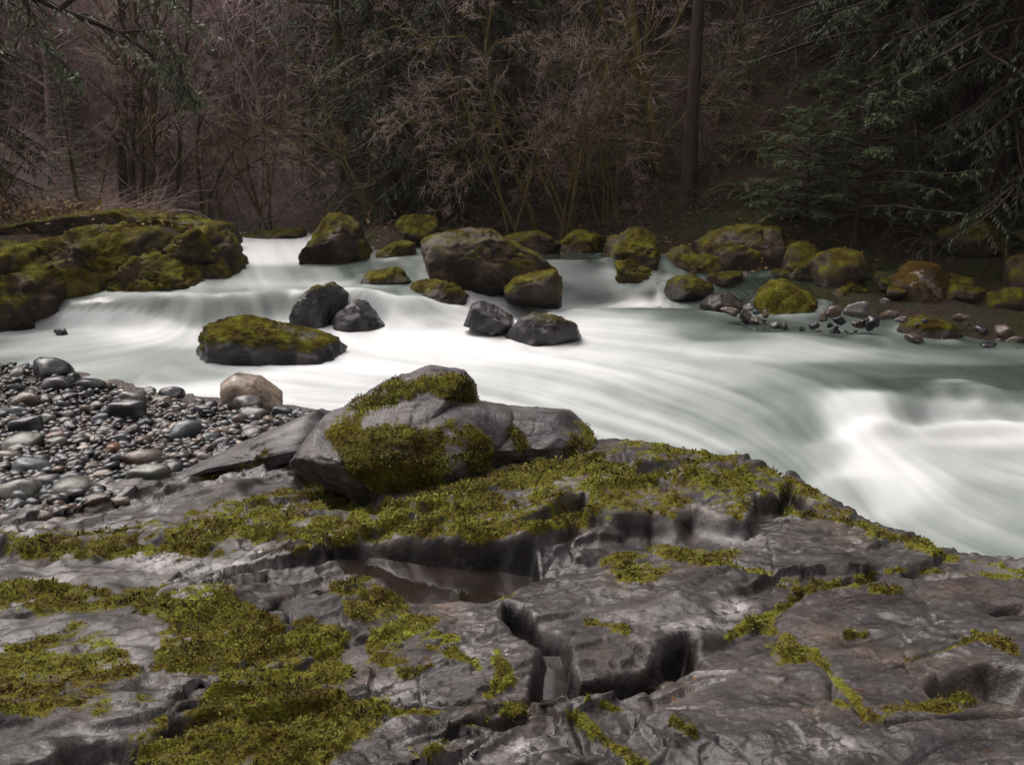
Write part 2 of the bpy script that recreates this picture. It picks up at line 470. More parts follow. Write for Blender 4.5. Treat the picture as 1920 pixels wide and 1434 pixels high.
FOAM = [(510, 482, .95, 60, 12), (500, 515, .62, 80, 12), (600, 510, .40, 60, 10), (680, 505, .3, 60, 12), (440, 560, .42, 60, 16), (520, 570, .46, 40, 20), (400, 590, .5, 40, 20), (470, 545, .48, 80, 8), (540, 600, .8, 40, 14), (480, 535, .75, 90, 7),
        (600, 610, .9, 70, 20), (700, 590, .85, 50, 25), (780, 575, .8, 50, 12), (740, 545, .35, 50, 10),
        (300, 630, .93, 120, 15), (150, 650, .7, 100, 20), (0, 655, .45, 80, 14), (250, 672, .62, 120, 14), (380, 690, .6, 80, 14), (330, 700, .55, 60, 8),
        (560, 710, .95, 110, 22), (680, 680, 1., 120, 30), (600, 745, .85, 90, 14), (850, 640, .98, 160, 40), (960, 670, .96, 160, 30), (830, 720, .82, 120, 30), (960, 730, .76, 110, 30), (1000, 560, .8, 60, 8), (880, 550, .85, 50, 10), (960, 580, .95, 90, 14),
        (1100, 540, .45, 60, 8), (1090, 528, .75, 40, 6), (1180, 560, .10, 90, 9), (1290, 570, .10, 90, 9), (1150, 585, .6, 90, 10), (1120, 610, .9, 90, 12), (1200, 640, .85, 110, 14), (1290, 600, .35, 70, 12), (1350, 630, .30, 60, 13), (1290, 655, .85, 90, 10),
        (1440, 615, .22, 70, 10), (1560, 625, .3, 80, 10), (1450, 635, .5, 60, 8), (1400, 652, .75, 60, 8), (1500, 668, .75, 110, 9), (1640, 645, .5, 60, 7), (1700, 670, .45, 100, 8), (1850, 640, .25, 100, 8), (1860, 670, .4, 100, 8),
        (1100, 690, .82, 130, 22), (1250, 700, .74, 110, 20), (1400, 700, .62, 90, 18), (1560, 700, .38, 110, 18), (1700, 710, .22, 100, 16), (1880, 710, .22, 100, 14), (1450, 750, .46, 70, 22), (1500, 790, .42, 50, 24), (1330, 760, .62, 80, 20),
        (1200, 745, .70, 90, 18), (1060, 770, .70, 110, 18), (1200, 800, .68, 90, 20), (1350, 820, .58, 80, 20), (1450, 870, .50, 60, 22), (1280, 830, .68, 90, 14), (1400, 860, .5, 60, 12),
        (1590, 775, .85, 45, 26), (1640, 800, .98, 60, 26), (1700, 770, .55, 30, 20), (1750, 735, .22, 50, 14), (1790, 770, .85, 45, 16), (1870, 775, .6, 50, 16), (1850, 745, .35, 60, 10), (1720, 810, .85, 50, 12), (1850, 815, 1.0, 110, 16), (1640, 860, .95, 70, 30), (1560, 850, .6, 30, 20),
        (1750, 860, .80, 80, 20), (1900, 870, .72, 80, 24), (1680, 930, .85, 80, 30), (1800, 960, .62, 80, 36), (1900, 1010, .5, 60, 40), (1600, 930, .6, 40, 24), (1900, 940, .6, 60, 30), (1760, 1010, .6, 80, 30)]
foam = gauss_px(wpx, wpy, FOAM)
amp = .075 * (1 - np.abs(2 * np.clip(foam, 0, 1) - 1) * .45)
foam = foam + amp * (1 - .45 * sstep(1100, 1500, wpx)) * wl + .03 * fbm(wpx * .008, wpy * .02, o=3, s=77)
# standing waves and pillows in the surface itself
def hump(px0, py0, sx, sy, h):
    return h * np.exp(-((wpx - px0) / sx) ** 2 - ((wpy - py0) / sy) ** 2)
near = sstep(30, 8, wy)
wz2 = wz + hump(1480, 640, 120, 15, .10) + hump(1390, 655, 60, 9, -.08) + hump(1640, 640, 60, 9, .07) + hump(1650, 755, 110, 24, .09) + hump(1560, 800, 50, 30, -.05) + hump(1640, 805, 50, 18, .10) + hump(1790, 735, 70, 9, .10) + hump(680, 566, 45, 14, .22) + hump(600, 560, 50, 16, .16) + hump(770, 572, 40, 12, .12) \
    + hump(1850, 805, 90, 12, .08) + hump(340, 690, 60, 9, .06) + hump(580, 705, 70, 12, .06) + hump(1320, 630, 60, 9, -.07) + hump(1100, 700, 200, 25, .05) + hump(1720, 790, 40, 16, -.05)
wz2 = wz2 + .006 * wl * near + .012 * fbm(wx * 1.3, wy * 1.3, o=3, s=21)
def water_material():
    t = NT('silky_river_water'); c = t.coord()
    f = t.attr('foam')
    fr = t.ramp(f, [(.05, 0.0), (1.0, 1.0)])
    deep = t.mix(t.noise(c, .45, 3), (.012, .020, .017), (.024, .031, .027))
    col = t.mix(fr, deep, t.ramp(f, [(.12, (.09, .12, .108)), (.45, (.23, .27, .252)), (.7, (.325, .35, .347)), (1.0, (.475, .49, .495))]))
    rough = t.ramp(f, [(.1, .16), (.5, .5), (.9, .95)])
    spec = t.ramp(f, [(.2, .5), (.8, .1)])
    return t.done(t.bsdf(col, rough, spec, t.bump(t.noise(t.coord(scale=(1, 1, 1)), 1.4, 2, .4), .08, .1)))
M['water'] = water_material()
wv = np.stack([wx, wy, wz2], -1)
wf = grid_faces(len(r_w), len(th_w))
wkeep = (wy < 20) | (line_d(wx, wy, CHANNEL) < 4)
wf = wf[wkeep[wf].all(1)]
river = tag(link('river', new_mesh('river', wv, wf, {'foam': np.clip(foam, 0, 1)}), M['water']), kind='structure')

# ------------------------------------------------------------------ foreground bedrock
RIDGE = [(-700, 1000, .55), (-400, 940, .35), (-100, 860, .30), (150, 880, .42), (330, 865, .42), (450, 830, .40), (560, 790, .45), (640, 755, .55), (760, 750, .55), (900, 765, .62), (1010, 800, .75), (1120, 823, .85), (1180, 826, .87), (1250, 840, .90), (1330, 850, .92), (1400, 866, .95), (1460, 886, .98), (1500, 905, 1.0),
         (1550, 935, 1.03), (1600, 965, 1.06), (1700, 1005, 1.10), (1800, 1030, 1.15), (1920, 1056, 1.2), (2100, 1110, 1.25), (2500, 1260, 1.25)]
_rp = np.array(RIDGE, float); RW = P(_rp[:, 0], _rp[:, 1], _rp[:, 2])[:, :2]
OUT = np.concatenate([RW, [(6, 0.5), (6, -4), (-6, -4), (-7, 1)]])
BASE = [(x, 1434, z) for x, z in ((-200, 1.3), (0, 1.34), (480, 1.40), (960, 1.46), (1440, 1.52), (1920, 1.52), (2200, 1.5))] + \
       [(x, 1340, z) for x, z in ((0, 1.26), (480, 1.30), (960, 1.36), (1440, 1.46), (1920, 1.47))] + \
       [(x, 1230, z) for x, z in ((-200, 1.08), (0, 1.10), (300, 1.14), (600, 1.20), (900, 1.25), (1200, 1.32), (1500, 1.36), (1920, 1.40))] + \
       [(0, 1130, .92), (300, 1130, .98), (560, 1120, 1.03), (800, 1140, 1.10), (1000, 1120, 1.16), (1300, 1120, 1.24), (1600, 1120, 1.27), (1920, 1130, 1.30),
        (0, 1060, .76), (250, 1060, .82), (500, 1060, .93), (700, 1060, .98), (1000, 1060, 1.06), (1300, 1060, 1.14), (1500, 1050, 1.16),
        (0, 1000, .60), (200, 980, .62), (400, 980, .76), (600, 970, .86), (800, 980, .97), (1000, 980, 1.02), (1200, 960, 1.06), (1400, 950, 1.08), (1600, 1000, 1.12), (-300, 1000, .55),
        (320, 915, .55), (480, 900, .62), (640, 920, .72), (850, 910, .84), (1000, 880, .92), (1150, 860, .95), (1300, 880, 1.0), (1450, 910, 1.03),
        (640, 860, .60), (800, 850, .70), (950, 840, .80), (1120, 823, .86), (1250, 840, .90), (640, 790, .5), (900, 780, .62), (1920, 1056, 1.2), (1700, 1005, 1.1)]
_bp = np.array(BASE, float)
f_base = rbf(P(_bp[:, 0], _bp[:, 1], _bp[:, 2])[:, :2], _bp[:, 2], lam=.004)

r_b = np.concatenate([np.geomspace(.45, 1.68, 40), np.geomspace(1.69, 7.4, 600), np.geomspace(7.45, 9.5, 30)])
th_b = np.radians(np.linspace(-46, 46, 640))
bx, by = polar(r_b, th_b)
z0 = f_base(bx, np.maximum(by, -1))
z0 = np.clip(z0, -1, 1.7)
bpx, bpy_ = proj(bx, by, z0)
# warped image lookups so traced edges are ragged
wob = 12 * fbm(bx * 3.1, by * 3.1, o=2, s=41); wob2 = 9 * fbm(bx * 3.4, by * 3.4, o=2, s=43)
qx, qy = bpx + wob, bpy_ + wob2
# broken slabs: tilted cells stretched along the bedding
e1 = np.array([.80, .60]); e2 = np.array([-.60, .80])
a1 = bx * e1[0] + by * e1[1]; a2 = bx * e2[0] + by * e2[1]
wa = a1 + .07 * fbm(bx * 2, by * 2, o=3, s=51); wb = a2 + .05 * fbm(bx * 2.3, by * 2.3, o=3, s=52)
d1, d2, cid, ox, oy = worley(wa * 1.5, wb * 3.2, s=60)
tilt = (cid * 7.31) % 1 - .5; tilt2 = (cid * 13.7) % 1 - .5
plate = .05 * (cid - .5) + .16 * tilt * oy + .13 * tilt2 * ox
crack = sstep(.06, .0, d2 - d1)
e_1, e_2, cid2, ox2, oy2 = worley(wa * 5.2 + 3, wb * 8.5, s=70)
plate2 = .024 * (cid2 - .5) + .07 * ((cid2 * 9.7) % 1 - .5) * oy2 + .05 * ((cid2 * 17.3) % 1 - .5) * ox2
d3_1, d3_2, cid3, ox3, oy3 = worley(wa * 14 + 1.7, wb * 19, s=75)
plate3 = .009 * (cid3 - .5) + .024 * ((cid3 * 9.7) % 1 - .5) * oy3 + .022 * ((cid3 * 17.3) % 1 - .5) * ox3
crack2 = sstep(.10, .0, e_2 - e_1)
patch = sstep(-.25, .35, fbm(bx * .9, by * .9, o=3, s=81))
calm = np.maximum(sstep(-60, 60, poly_sd(bpx, bpy_, [(1330, 1434), (1300, 1300), (1480, 1120), (1700, 1080), (2300, 1090), (2300, 1434)])), .8 * sstep(-40, 40, poly_sd(bpx, bpy_, [(1340, 1040), (1530, 960), (1700, 1060), (1480, 1090)])))
rug = 1 - .80 * calm
strata = fbm(wa * 2.2, wb * 17, o=4, g=.6, s=90)
z = z0 + rug * plate * (.35 + .9 * patch) + rug * plate2 * (.3 + .9 * patch) - .016 * crack * (.2 + .8 * patch) * rug + plate3 * (.25 + .75 * sstep(-.1, .4, fbm(bx * 2.2, by * 2.2, o=2, s=83))) * (.35 + .65 * rug)
z += .010 * strata * (.6 + .4 * rug) + .045 * fbm(bx * 1.1, by * 1.1, o=3, s=95) * rug

def carve(poly, depth, soft=7, floor=None):
    global z
    m = sstep(-soft, soft, poly_sd(qx, qy, poly))
    tgt = z - depth if floor is None else np.minimum(z, floor + .01 * fbm(bx * 8, by * 8, o=3, s=7))
    z = z * (1 - m) + tgt * m
    return m
POOL_Z, CREV_Z = .82, 1.15
m_pool = carve([(625, 1012), (660, 1008), (760, 1006), (860, 1003), (950, 1006), (1005, 1012), (1020, 1070), (955, 1100), (890, 1118), (790, 1116), (730, 1096), (690, 1070), (650, 1055), (620, 1035)], 0, 4.5, floor=POOL_Z - .05)
m_wall = carve([(1012, 1008), (1065, 962), (1110, 952), (1200, 966), (1222, 958), (1262, 980), (1290, 946), (1400, 978), (1416, 926), (1482, 924), (1522, 962), (1400, 1006), (1330, 1032), (1240, 1034), (1100, 1066), (1015, 1072)], .12, 4)
m_crev = carve([(945, 1118), (1000, 1150), (1045, 1192), (1076, 1272), (1112, 1268), (1200, 1236), (1302, 1192), (1312, 1226), (1190, 1285), (1090, 1312), (990, 1312), (1000, 1250), (1020, 1215), (985, 1180), (940, 1146)], .14, 3.5)
carve([(545, 850), (630, 845), (720, 930), (700, 950), (620, 940), (560, 905)], .16, 9)
carve([(1738, 1290), (1790, 1262), (1860, 1252), (1925, 1262), (1925, 1330), (1860, 1322), (1810, 1328)], .10, 7)
carve([(1862, 1150), (1890, 1140), (1925, 1142), (1925, 1152), (1880, 1156)], .05, 4)
carve([(242, 1012), (290, 1000), (335, 1008), (320, 1032), (250, 1042)], .09, 6)
carve([(180, 1040), (215, 1026), (232, 1036), (200, 1052)], .06, 5)
carve([(-40, 1030), (60, 1022), (110, 1040), (100, 1062), (-40, 1066)], .10, 6)
carve([(450, 1120), (640, 1118), (660, 1150), (560, 1166), (480, 1150)], .05, 7)
carve([(108, 1434), (140, 1385), (200, 1362), (260, 1380), (250, 1500), (108, 1500)], .10, 7)
carve([(255, 1262), (300, 1246), (316, 1268), (262, 1278)], .05, 5)
carve([(1176, 1062), (1206, 1062), (1214, 1082), (1186, 1090)], .07, 5)
carve([(640, 1310), (860, 1318), (990, 1314), (990, 1324), (860, 1330), (640, 1322)], .04, 4)
for ln, w_, d_ in (([(1440, 1184), (1500, 1212), (1532, 1224), (1566, 1290), (1604, 1310), (1652, 1352)], 13, .035), ([(1300, 1230), (1370, 1190), (1450, 1150), (1520, 1098), (1640, 1076), (1760, 1074), (1960, 1082)], 10, .04),
                   ([(1530, 1228), (1600, 1205), (1720, 1172), (1830, 1168), (1960, 1160)], 5, .02), ([(1600, 1268), (1690, 1245), (1750, 1230), (1830, 1200)], 5, .02), ([(1140, 1050), (1260, 1034), (1400, 1062), (1490, 1090)], 9, .035),
                   ([(1080, 1340), (1130, 1390), (1210, 1450)], 12, .035), ([(1340, 1380), (1480, 1440)], 6, .02), ([(1640, 1352), (1780, 1340), (1930, 1345)], 7, .03), ([(640, 1240), (700, 1235), (690, 1310)], 6, .03), ([(780, 1240), (785, 1312)], 4, .02),
                   ([(1438, 1000), (1446, 1040), (1456, 1075)], 3, .02), ([(1225, 1010), (1215, 955)], 6, .05), ([(1300, 1000), (1284, 950)], 6, .05)):
    z -= d_ * sstep(w_, 0, line_d(qx, qy, ln))
# edge of the outcrop falls away into the river and under the gravel
sdo = poly_sd(bx, by, OUT) + .05 * fbm(bx * 4, by * 4, o=3, s=15)
z -= 1.9 * sstep(.10, -.75, sdo) + 2.5 * np.maximum(-sdo - .7, 0) - .03 * sstep(.3, 0, sdo)

def blur(zv, k):
    g_ = zv.reshape(len(r_b), len(th_b))
    for ax in (0, 1):
        for _ in range(2):
            p_ = np.concatenate([np.repeat(np.take(g_, [0], ax), k, ax), g_, np.repeat(np.take(g_, [-1], ax), k, ax)], ax)
            cs_ = np.cumsum(np.concatenate([np.zeros_like(np.take(p_, [0], ax)), p_], ax), ax)
            n_ = g_.shape[ax]
            g_ = (np.take(cs_, np.arange(2 * k + 1, n_ + 2 * k + 1), ax) - np.take(cs_, np.arange(0, n_), ax)) / (2 * k + 1)
    return g_.ravel()
soft = sstep(.05, .5, fbm(bx * 1.3, by * 1.3, o=2, s=131))
zb_ = blur(z, 2)
steep = sstep(.8, .45, grid_normals(np.stack([bx, by, zb_], -1), len(r_b), len(th_b))[:, 2])
z = z * (1 - soft) + zb_ * soft
z = z * (1 - steep) + blur(z, 1) * steep               # water-worn arrises, sharper where freshly broken
nf = sstep(.35, .85, grid_normals(np.stack([bx, by, z], -1), len(r_b), len(th_b))[:, 2])
z += nf * (.007 * fbm(bx * 9, by * 9, o=4, s=97) + .003 * fbm(bx * 42, by * 42, o=3, s=99))
V0 = np.stack([bx, by, z], -1)
fpx, fpy = proj(bx, by, z)
mw = 16 * fbm(bx * 4, by * 4, o=4, s=141); mw2 = 12 * fbm(bx * 4.4, by * 4.4, o=4, s=143)
ux, uy = fpx + mw, fpy + mw2
moss = np.full(bx.shape, -.6)
MOSS_POLYS = [
    ([(460, 935), (520, 905), (610, 905), (680, 945), (800, 930), (880, 890), (960, 868), (1040, 850), (1130, 836), (1250, 832), (1400, 862), (1500, 890), (1605, 965), (1560, 978), (1490, 928), (1420, 922), (1400, 990), (1320, 952), (1260, 985), (1200, 966), (1150, 985), (1010, 1000), (950, 1012),
      (850, 1006), (700, 1014), (560, 1035), (480, 1010), (420, 1045), (330, 1045), (240, 1045), (100, 1055), (-50, 1035), (-50, 1000), (100, 992), (170, 1002), (300, 985), (420, 940)], .38),
    ([(470, 935), (520, 905), (620, 912), (640, 950), (540, 990), (470, 980)], .38),
    ([(700, 945), (900, 890), (960, 950), (930, 1010), (700, 1012), (560, 1030), (520, 990)], .55),
    ([(1380, 860), (1500, 890), (1605, 968), (1500, 930), (1440, 915), (1400, 900)], .5), ([(900, 890), (1100, 838), (1280, 838), (1330, 900), (1180, 945), (1000, 940)], .42),
    ([(-50, 1085), (110, 1098), (250, 1100), (420, 1088), (460, 1110), (380, 1150), (200, 1140), (-50, 1165)], .40),
    ([(290, 1180), (420, 1095), (460, 1130), (560, 1170), (650, 1190), (650, 1265), (560, 1300), (420, 1290), (300, 1240)], .52),
    ([(-50, 1250), (150, 1160), (240, 1165), (260, 1260), (180, 1340), (-50, 1340)], .34),
    ([(240, 1434), (230, 1385), (360, 1330), (400, 1285), (560, 1270), (640, 1310), (720, 1330), (700, 1355), (650, 1400), (600, 1450), (240, 1500)], .62),
    ([(150, 1330), (250, 1300), (330, 1310), (180, 1350)], .3),
    ([(610, 1092), (690, 1080), (762, 1128), (760, 1145), (650, 1160)], .46), ([(690, 1195), (780, 1150), (830, 1165), (850, 1200), (760, 1262), (700, 1225)], .46), ([(580, 900), (700, 940), (560, 950)], .5),
    ([(900, 1115), (960, 1105), (950, 1130)], .5), ([(1150, 1060), (1180, 1035), (1260, 1050), (1230, 1090), (1150, 1100)], .38)]
for poly, a in MOSS_POLYS:
    s_ = poly_sd(ux, uy, poly)
    moss = np.maximum(moss, np.where(s_ > -40, a + .55 * np.clip(s_ / 30, -1.2, .35), -.6))
MOSS_LINES = [([(1440, 1184), (1500, 1212), (1532, 1224)], 24), ([(1470, 1225), (1532, 1224), (1566, 1290), (1604, 1310), (1652, 1352)], 22), ([(1370, 1190), (1450, 1150), (1480, 1120), (1520, 1098), (1640, 1076)], 15), ([(1140, 1050), (1250, 1034), (1400, 1062), (1490, 1090)], 18),
              ([(1670, 1325), (1740, 1322), (1810, 1318)], 20), ([(650, 1345), (740, 1338), (840, 1336)], 11), ([(790, 1420), (850, 1372), (910, 1352)], 20), ([(1080, 1345), (1130, 1390), (1210, 1450)], 20), ([(1825, 1185), (1900, 1225)], 15), ([(1660, 1066), (1760, 1072), (1960, 1082)], 10),
              ([(1480, 955), (1600, 985), (1750, 1035), (1960, 1075)], 12), ([(935, 1225), (955, 1262), (915, 1300)], 18), ([(1110, 1168), (1180, 1180)], 12), ([(1640, 1100), (1690, 1102)], 9), ([(700, 1225), (760, 1260), (800, 1240)], 16), ([(840, 1230), (900, 1250)], 12), ([(870, 1115), (960, 1112)], 12),
              ([(1580, 1195), (1620, 1190)], 7), ([(1700, 1240), (1830, 1195)], 6), ([(1100, 1320), (1180, 1330)], 10), ([(1260, 1350), (1300, 1375)], 12), ([(930, 1325), (980, 1335)], 12), ([(820, 1434), (760, 1400)], 10)]
for ln, w_ in MOSS_LINES:
    dd = line_d(ux, uy, ln)
    moss = np.maximum(moss, np.where(dd < w_ * 2, .75 - .55 * dd / w_, -.6))
moss += .42 * fbm(bx * 5.5, by * 5.5, o=4, s=150) + .22 * fbm(bx * 20, by * 20, o=3, s=151)
nb = grid_normals(V0, len(r_b), len(th_b))
moss += .30 * np.clip(nb[:, 2] - .80, -.8, .1) - .5 * m_pool * (z < POOL_Z + .03)
md = sstep(.45, .75, moss)
lump = fbm(bx * 15, by * 15, o=4, s=160)
z = z + md * (.010 + .032 * lump + .014 * fbm(bx * 8, by * 8, o=2, s=161))
stp = sstep(.75, .35, nb[:, 2])
wet = np.clip(.45 * stp * sstep(0, .2, np.maximum(np.maximum(m_pool, m_crev), m_wall)) + .55 * np.maximum(m_pool, m_crev) * sstep(.1, -.06, z - z0) + .4 * m_wall * sstep(0, -.08, z - z0) + .3 * sstep(.55, .25, nb[:, 2]) + sstep(.35, .0, z) * .6, 0, 1)  # wet near the river; pool, wall and crevice shade is darkened in too
V1 = np.stack([bx, by, z], -1) + nb * (.016 * fbm(bx * 9, by * 9, z * 9, o=4, s=165) * (1 - .8 * md))[:, None]
fb = grid_faces(len(r_b), len(th_b))
keep = (z[fb].max(1) > -1.2)
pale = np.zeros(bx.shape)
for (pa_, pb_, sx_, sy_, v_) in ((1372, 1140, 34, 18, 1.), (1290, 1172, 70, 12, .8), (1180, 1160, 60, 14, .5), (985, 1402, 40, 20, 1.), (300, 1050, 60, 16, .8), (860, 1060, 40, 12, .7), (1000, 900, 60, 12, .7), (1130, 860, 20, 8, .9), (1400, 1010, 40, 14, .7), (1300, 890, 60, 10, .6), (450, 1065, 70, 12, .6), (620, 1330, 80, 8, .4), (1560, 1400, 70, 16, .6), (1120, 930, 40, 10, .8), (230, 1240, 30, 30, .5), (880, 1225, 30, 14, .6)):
    pale = np.maximum(pale, v_ * np.exp(-((fpx - pa_) / sx_) ** 2 - ((fpy - pb_) / sy_) ** 2))  # pale quartz, and white glints painted into the rock colour
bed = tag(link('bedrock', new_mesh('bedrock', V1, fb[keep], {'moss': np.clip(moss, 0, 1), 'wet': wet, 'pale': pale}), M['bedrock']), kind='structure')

def puddle(name, pts, zz, mat_, label=None):
    a = np.array(pts, float); w = P(a[:, 0], a[:, 1], zz)
    c = w.mean(0); n = len(w)
    v = np.concatenate([[c], w]); f = np.array([(0, 1 + i, 1 + (i + 1) % n) for i in range(n)])
    v[:, 2] = zz
    return tag(link(name, new_mesh(name, v, f, smooth=False), mat_), kind='structure')
def puddle_mat():
    t = NT('still_brown_water'); c = t.coord()
    col = t.ramp(t.noise(c, 6, 3), [(.35, (.006, .0045, .0035)), (.65, (.014, .0095, .0075))])
    return t.done(t.bsdf(col, .05, .5, t.bump(t.noise(c, 9, 2), .02, .02)))
M['puddle'] = puddle_mat()
puddle('rock_pool', [(500, 1015), (640, 1000), (1030, 1000), (1100, 1080), (1010, 1160), (920, 1190), (700, 1190), (600, 1110), (520, 1070)], POOL_Z, M['puddle'])
_czz = float(np.percentile(z[(m_crev > .9) & (fpx > 985) & (fpx < 1090) & (fpy > 1240)], 45)) if np.any((m_crev > .9) & (fpx > 985) & (fpx < 1090) & (fpy > 1240)) else CREV_Z
puddle('crevice_pool', [(970, 1320), (990, 1230), (1080, 1230), (1110, 1320), (1040, 1335)], _czz, M['puddle'])

# living moss on the bedrock: little fronds rooted on the surface
def moss_material(name, stops=MOSS_STOPS):
    t = NT(name); c = t.coord()
    a = t.attr('tone')
    n = t.noise(c, 5, 3, .6)
    n2 = t.noise(c, 1.7, 4, .65)
    n3 = t.noise(c, 16, 3, .6)
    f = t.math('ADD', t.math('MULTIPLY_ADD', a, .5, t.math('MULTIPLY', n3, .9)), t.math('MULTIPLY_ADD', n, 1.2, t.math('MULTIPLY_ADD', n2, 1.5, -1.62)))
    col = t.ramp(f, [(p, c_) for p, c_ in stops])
    return t.done(t.bsdf(col, .85, .2))
M['moss'] = moss_material('moss_fronds')

def frond_mesh(pos, nrm, size, seed, per=5):
    """star-shaped tufts of narrow pointed fronds"""
    g = np.random.default_rng(seed); n = len(pos)
    az = g.random((n, per)) * 2 * math.pi
    el = g.uniform(.15, 1.25, (n, per))
    t1 = np.cross(nrm, [0.3, 0.1, 1.0]); t1 = t1 + 1e-6; t1 /= np.linalg.norm(t1, axis=1, keepdims=True)
    t2 = np.cross(nrm, t1)
    rad = np.cos(az)[..., None] * t1[:, None] + np.sin(az)[..., None] * t2[:, None]
    d = np.cos(el)[..., None] * rad + np.sin(el)[..., None] * nrm[:, None]
    side = np.cross(d, nrm[:, None] + .3 * g.standard_normal((n, per, 3))); side /= np.linalg.norm(side, axis=-1, keepdims=True) + 1e-9
    L = size[:, None, None] * g.uniform(.5, 1.7, (n, per, 1)); Wd = L * .17
    o = pos[:, None] - .15 * L * nrm[:, None] + rad * L * .25
    C = o + d * L * .5 + side * Wd; E = o + d * L * .5 - side * Wd; T = o + d * L - nrm[:, None] * L * .15
    v = np.stack([o, C, T, E], 2).reshape(-1, 3)
    f = np.arange(n * per * 4).reshape(-1, 4)
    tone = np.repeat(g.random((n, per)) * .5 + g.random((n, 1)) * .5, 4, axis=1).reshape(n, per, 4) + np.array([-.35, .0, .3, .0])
    return v, f, tone.ravel()

gspace = .0034 * np.hypot(bx, by)
cand = np.where((moss > .40) & (by > 1.2) & (np.abs(bx) < by * .75 + .4))[0]
g7 = np.random.default_rng(70)
pr = np.clip((moss[cand] - .38) * 2.2, .03, 1) ** 1.5 * .95
cand = cand[g7.random(len(cand)) < pr]
if len(cand) > 90000: cand = g7.choice(cand, 90000, replace=False)
pos = V1[cand] + g7.normal(0, .004, (len(cand), 3)) * np.array([1, 1, .2])
sz = np.clip(.0021 * np.hypot(bx[cand], by[cand]), .0035, .014) * g7.lognormal(0, .4, len(cand)) * (.6 + .6 * sstep(.4, .8, moss[cand]))
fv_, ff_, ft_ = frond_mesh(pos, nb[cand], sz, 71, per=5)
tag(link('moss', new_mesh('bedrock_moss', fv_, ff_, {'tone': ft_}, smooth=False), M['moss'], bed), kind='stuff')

# unseen bank added behind the camera, steep and high to cut low sky light
def back_z(x, y):
    return 1.2 + 1.5 * np.maximum(-y - 3.5, 0) * (1 - .35 * sstep(6, 14, -y)) + .4 * fbm(x * .4, y * .4, o=3, s=4)
kx, ky = np.meshgrid(np.linspace(-26, 26, 60), np.linspace(-20, -2.5, 30))
kx, ky = kx.ravel(), ky.ravel()
tag(link('shade_bank', new_mesh('shade_bank', np.stack([kx, ky, np.minimum(back_z(kx, ky), 18)], -1), grid_faces(30, 60)), M['litter']), kind='structure')

# dropped needles and bits of bark caught on the rock
gn = np.random.default_rng(91)
ci = gn.choice(np.where((by > 1.6) & (np.abs(bx) < by * .65) & (nb[:, 2] > .8) & (z > .3))[0], 110)
na = gn.uniform(0, 6.28, 110); nd_ = np.stack([np.cos(na), np.sin(na), 0 * na], -1); nl_ = gn.uniform(.006, .022, 110)[:, None]; ns_ = np.cross(nd_, [0, 0, 1.]) * .0014
np0 = V1[ci] + np.array([0, 0, .006])
nv_ = np.stack([np0 - nd_ * nl_ - ns_, np0 + nd_ * nl_ - ns_, np0 + nd_ * nl_ * .8 + np.array([0, 0, .005]), np0 - nd_ * nl_ * .8 + np.array([0, 0, .005])], 1).reshape(-1, 3)
tn = NT('fallen_needles'); M['fallen'] = tn.done(tn.bsdf((.16, .065, .025), .7, .3))
tag(link('needle_litter', new_mesh('needle_litter', nv_, np.arange(110 * 4).reshape(-1, 4), smooth=False), M['fallen'], bed), kind='stuff')

# ------------------------------------------------------------------ boulders
import bmesh
_ico = {}
def ico(k):
    if k not in _ico:
        bm = bmesh.new(); bmesh.ops.create_icosphere(bm, subdivisions=k, radius=1)
        v = np.array([x.co[:] for x in bm.verts]); f = np.array([[x.index for x in q.verts] for q in bm.faces]); bm.free()
        v /= np.linalg.norm(v, axis=1, keepdims=True)
        _ico[k] = (v, f)
    return _ico[k]

def vnormals(V, F):
    fn = np.cross(V[F[:, 1]] - V[F[:, 0]], V[F[:, 2]] - V[F[:, 0]])
    n = np.zeros_like(V)
    for k in range(3): np.add.at(n, F[:, k], fn)
    return n / (np.linalg.norm(n, axis=1, keepdims=True) + 1e-12)

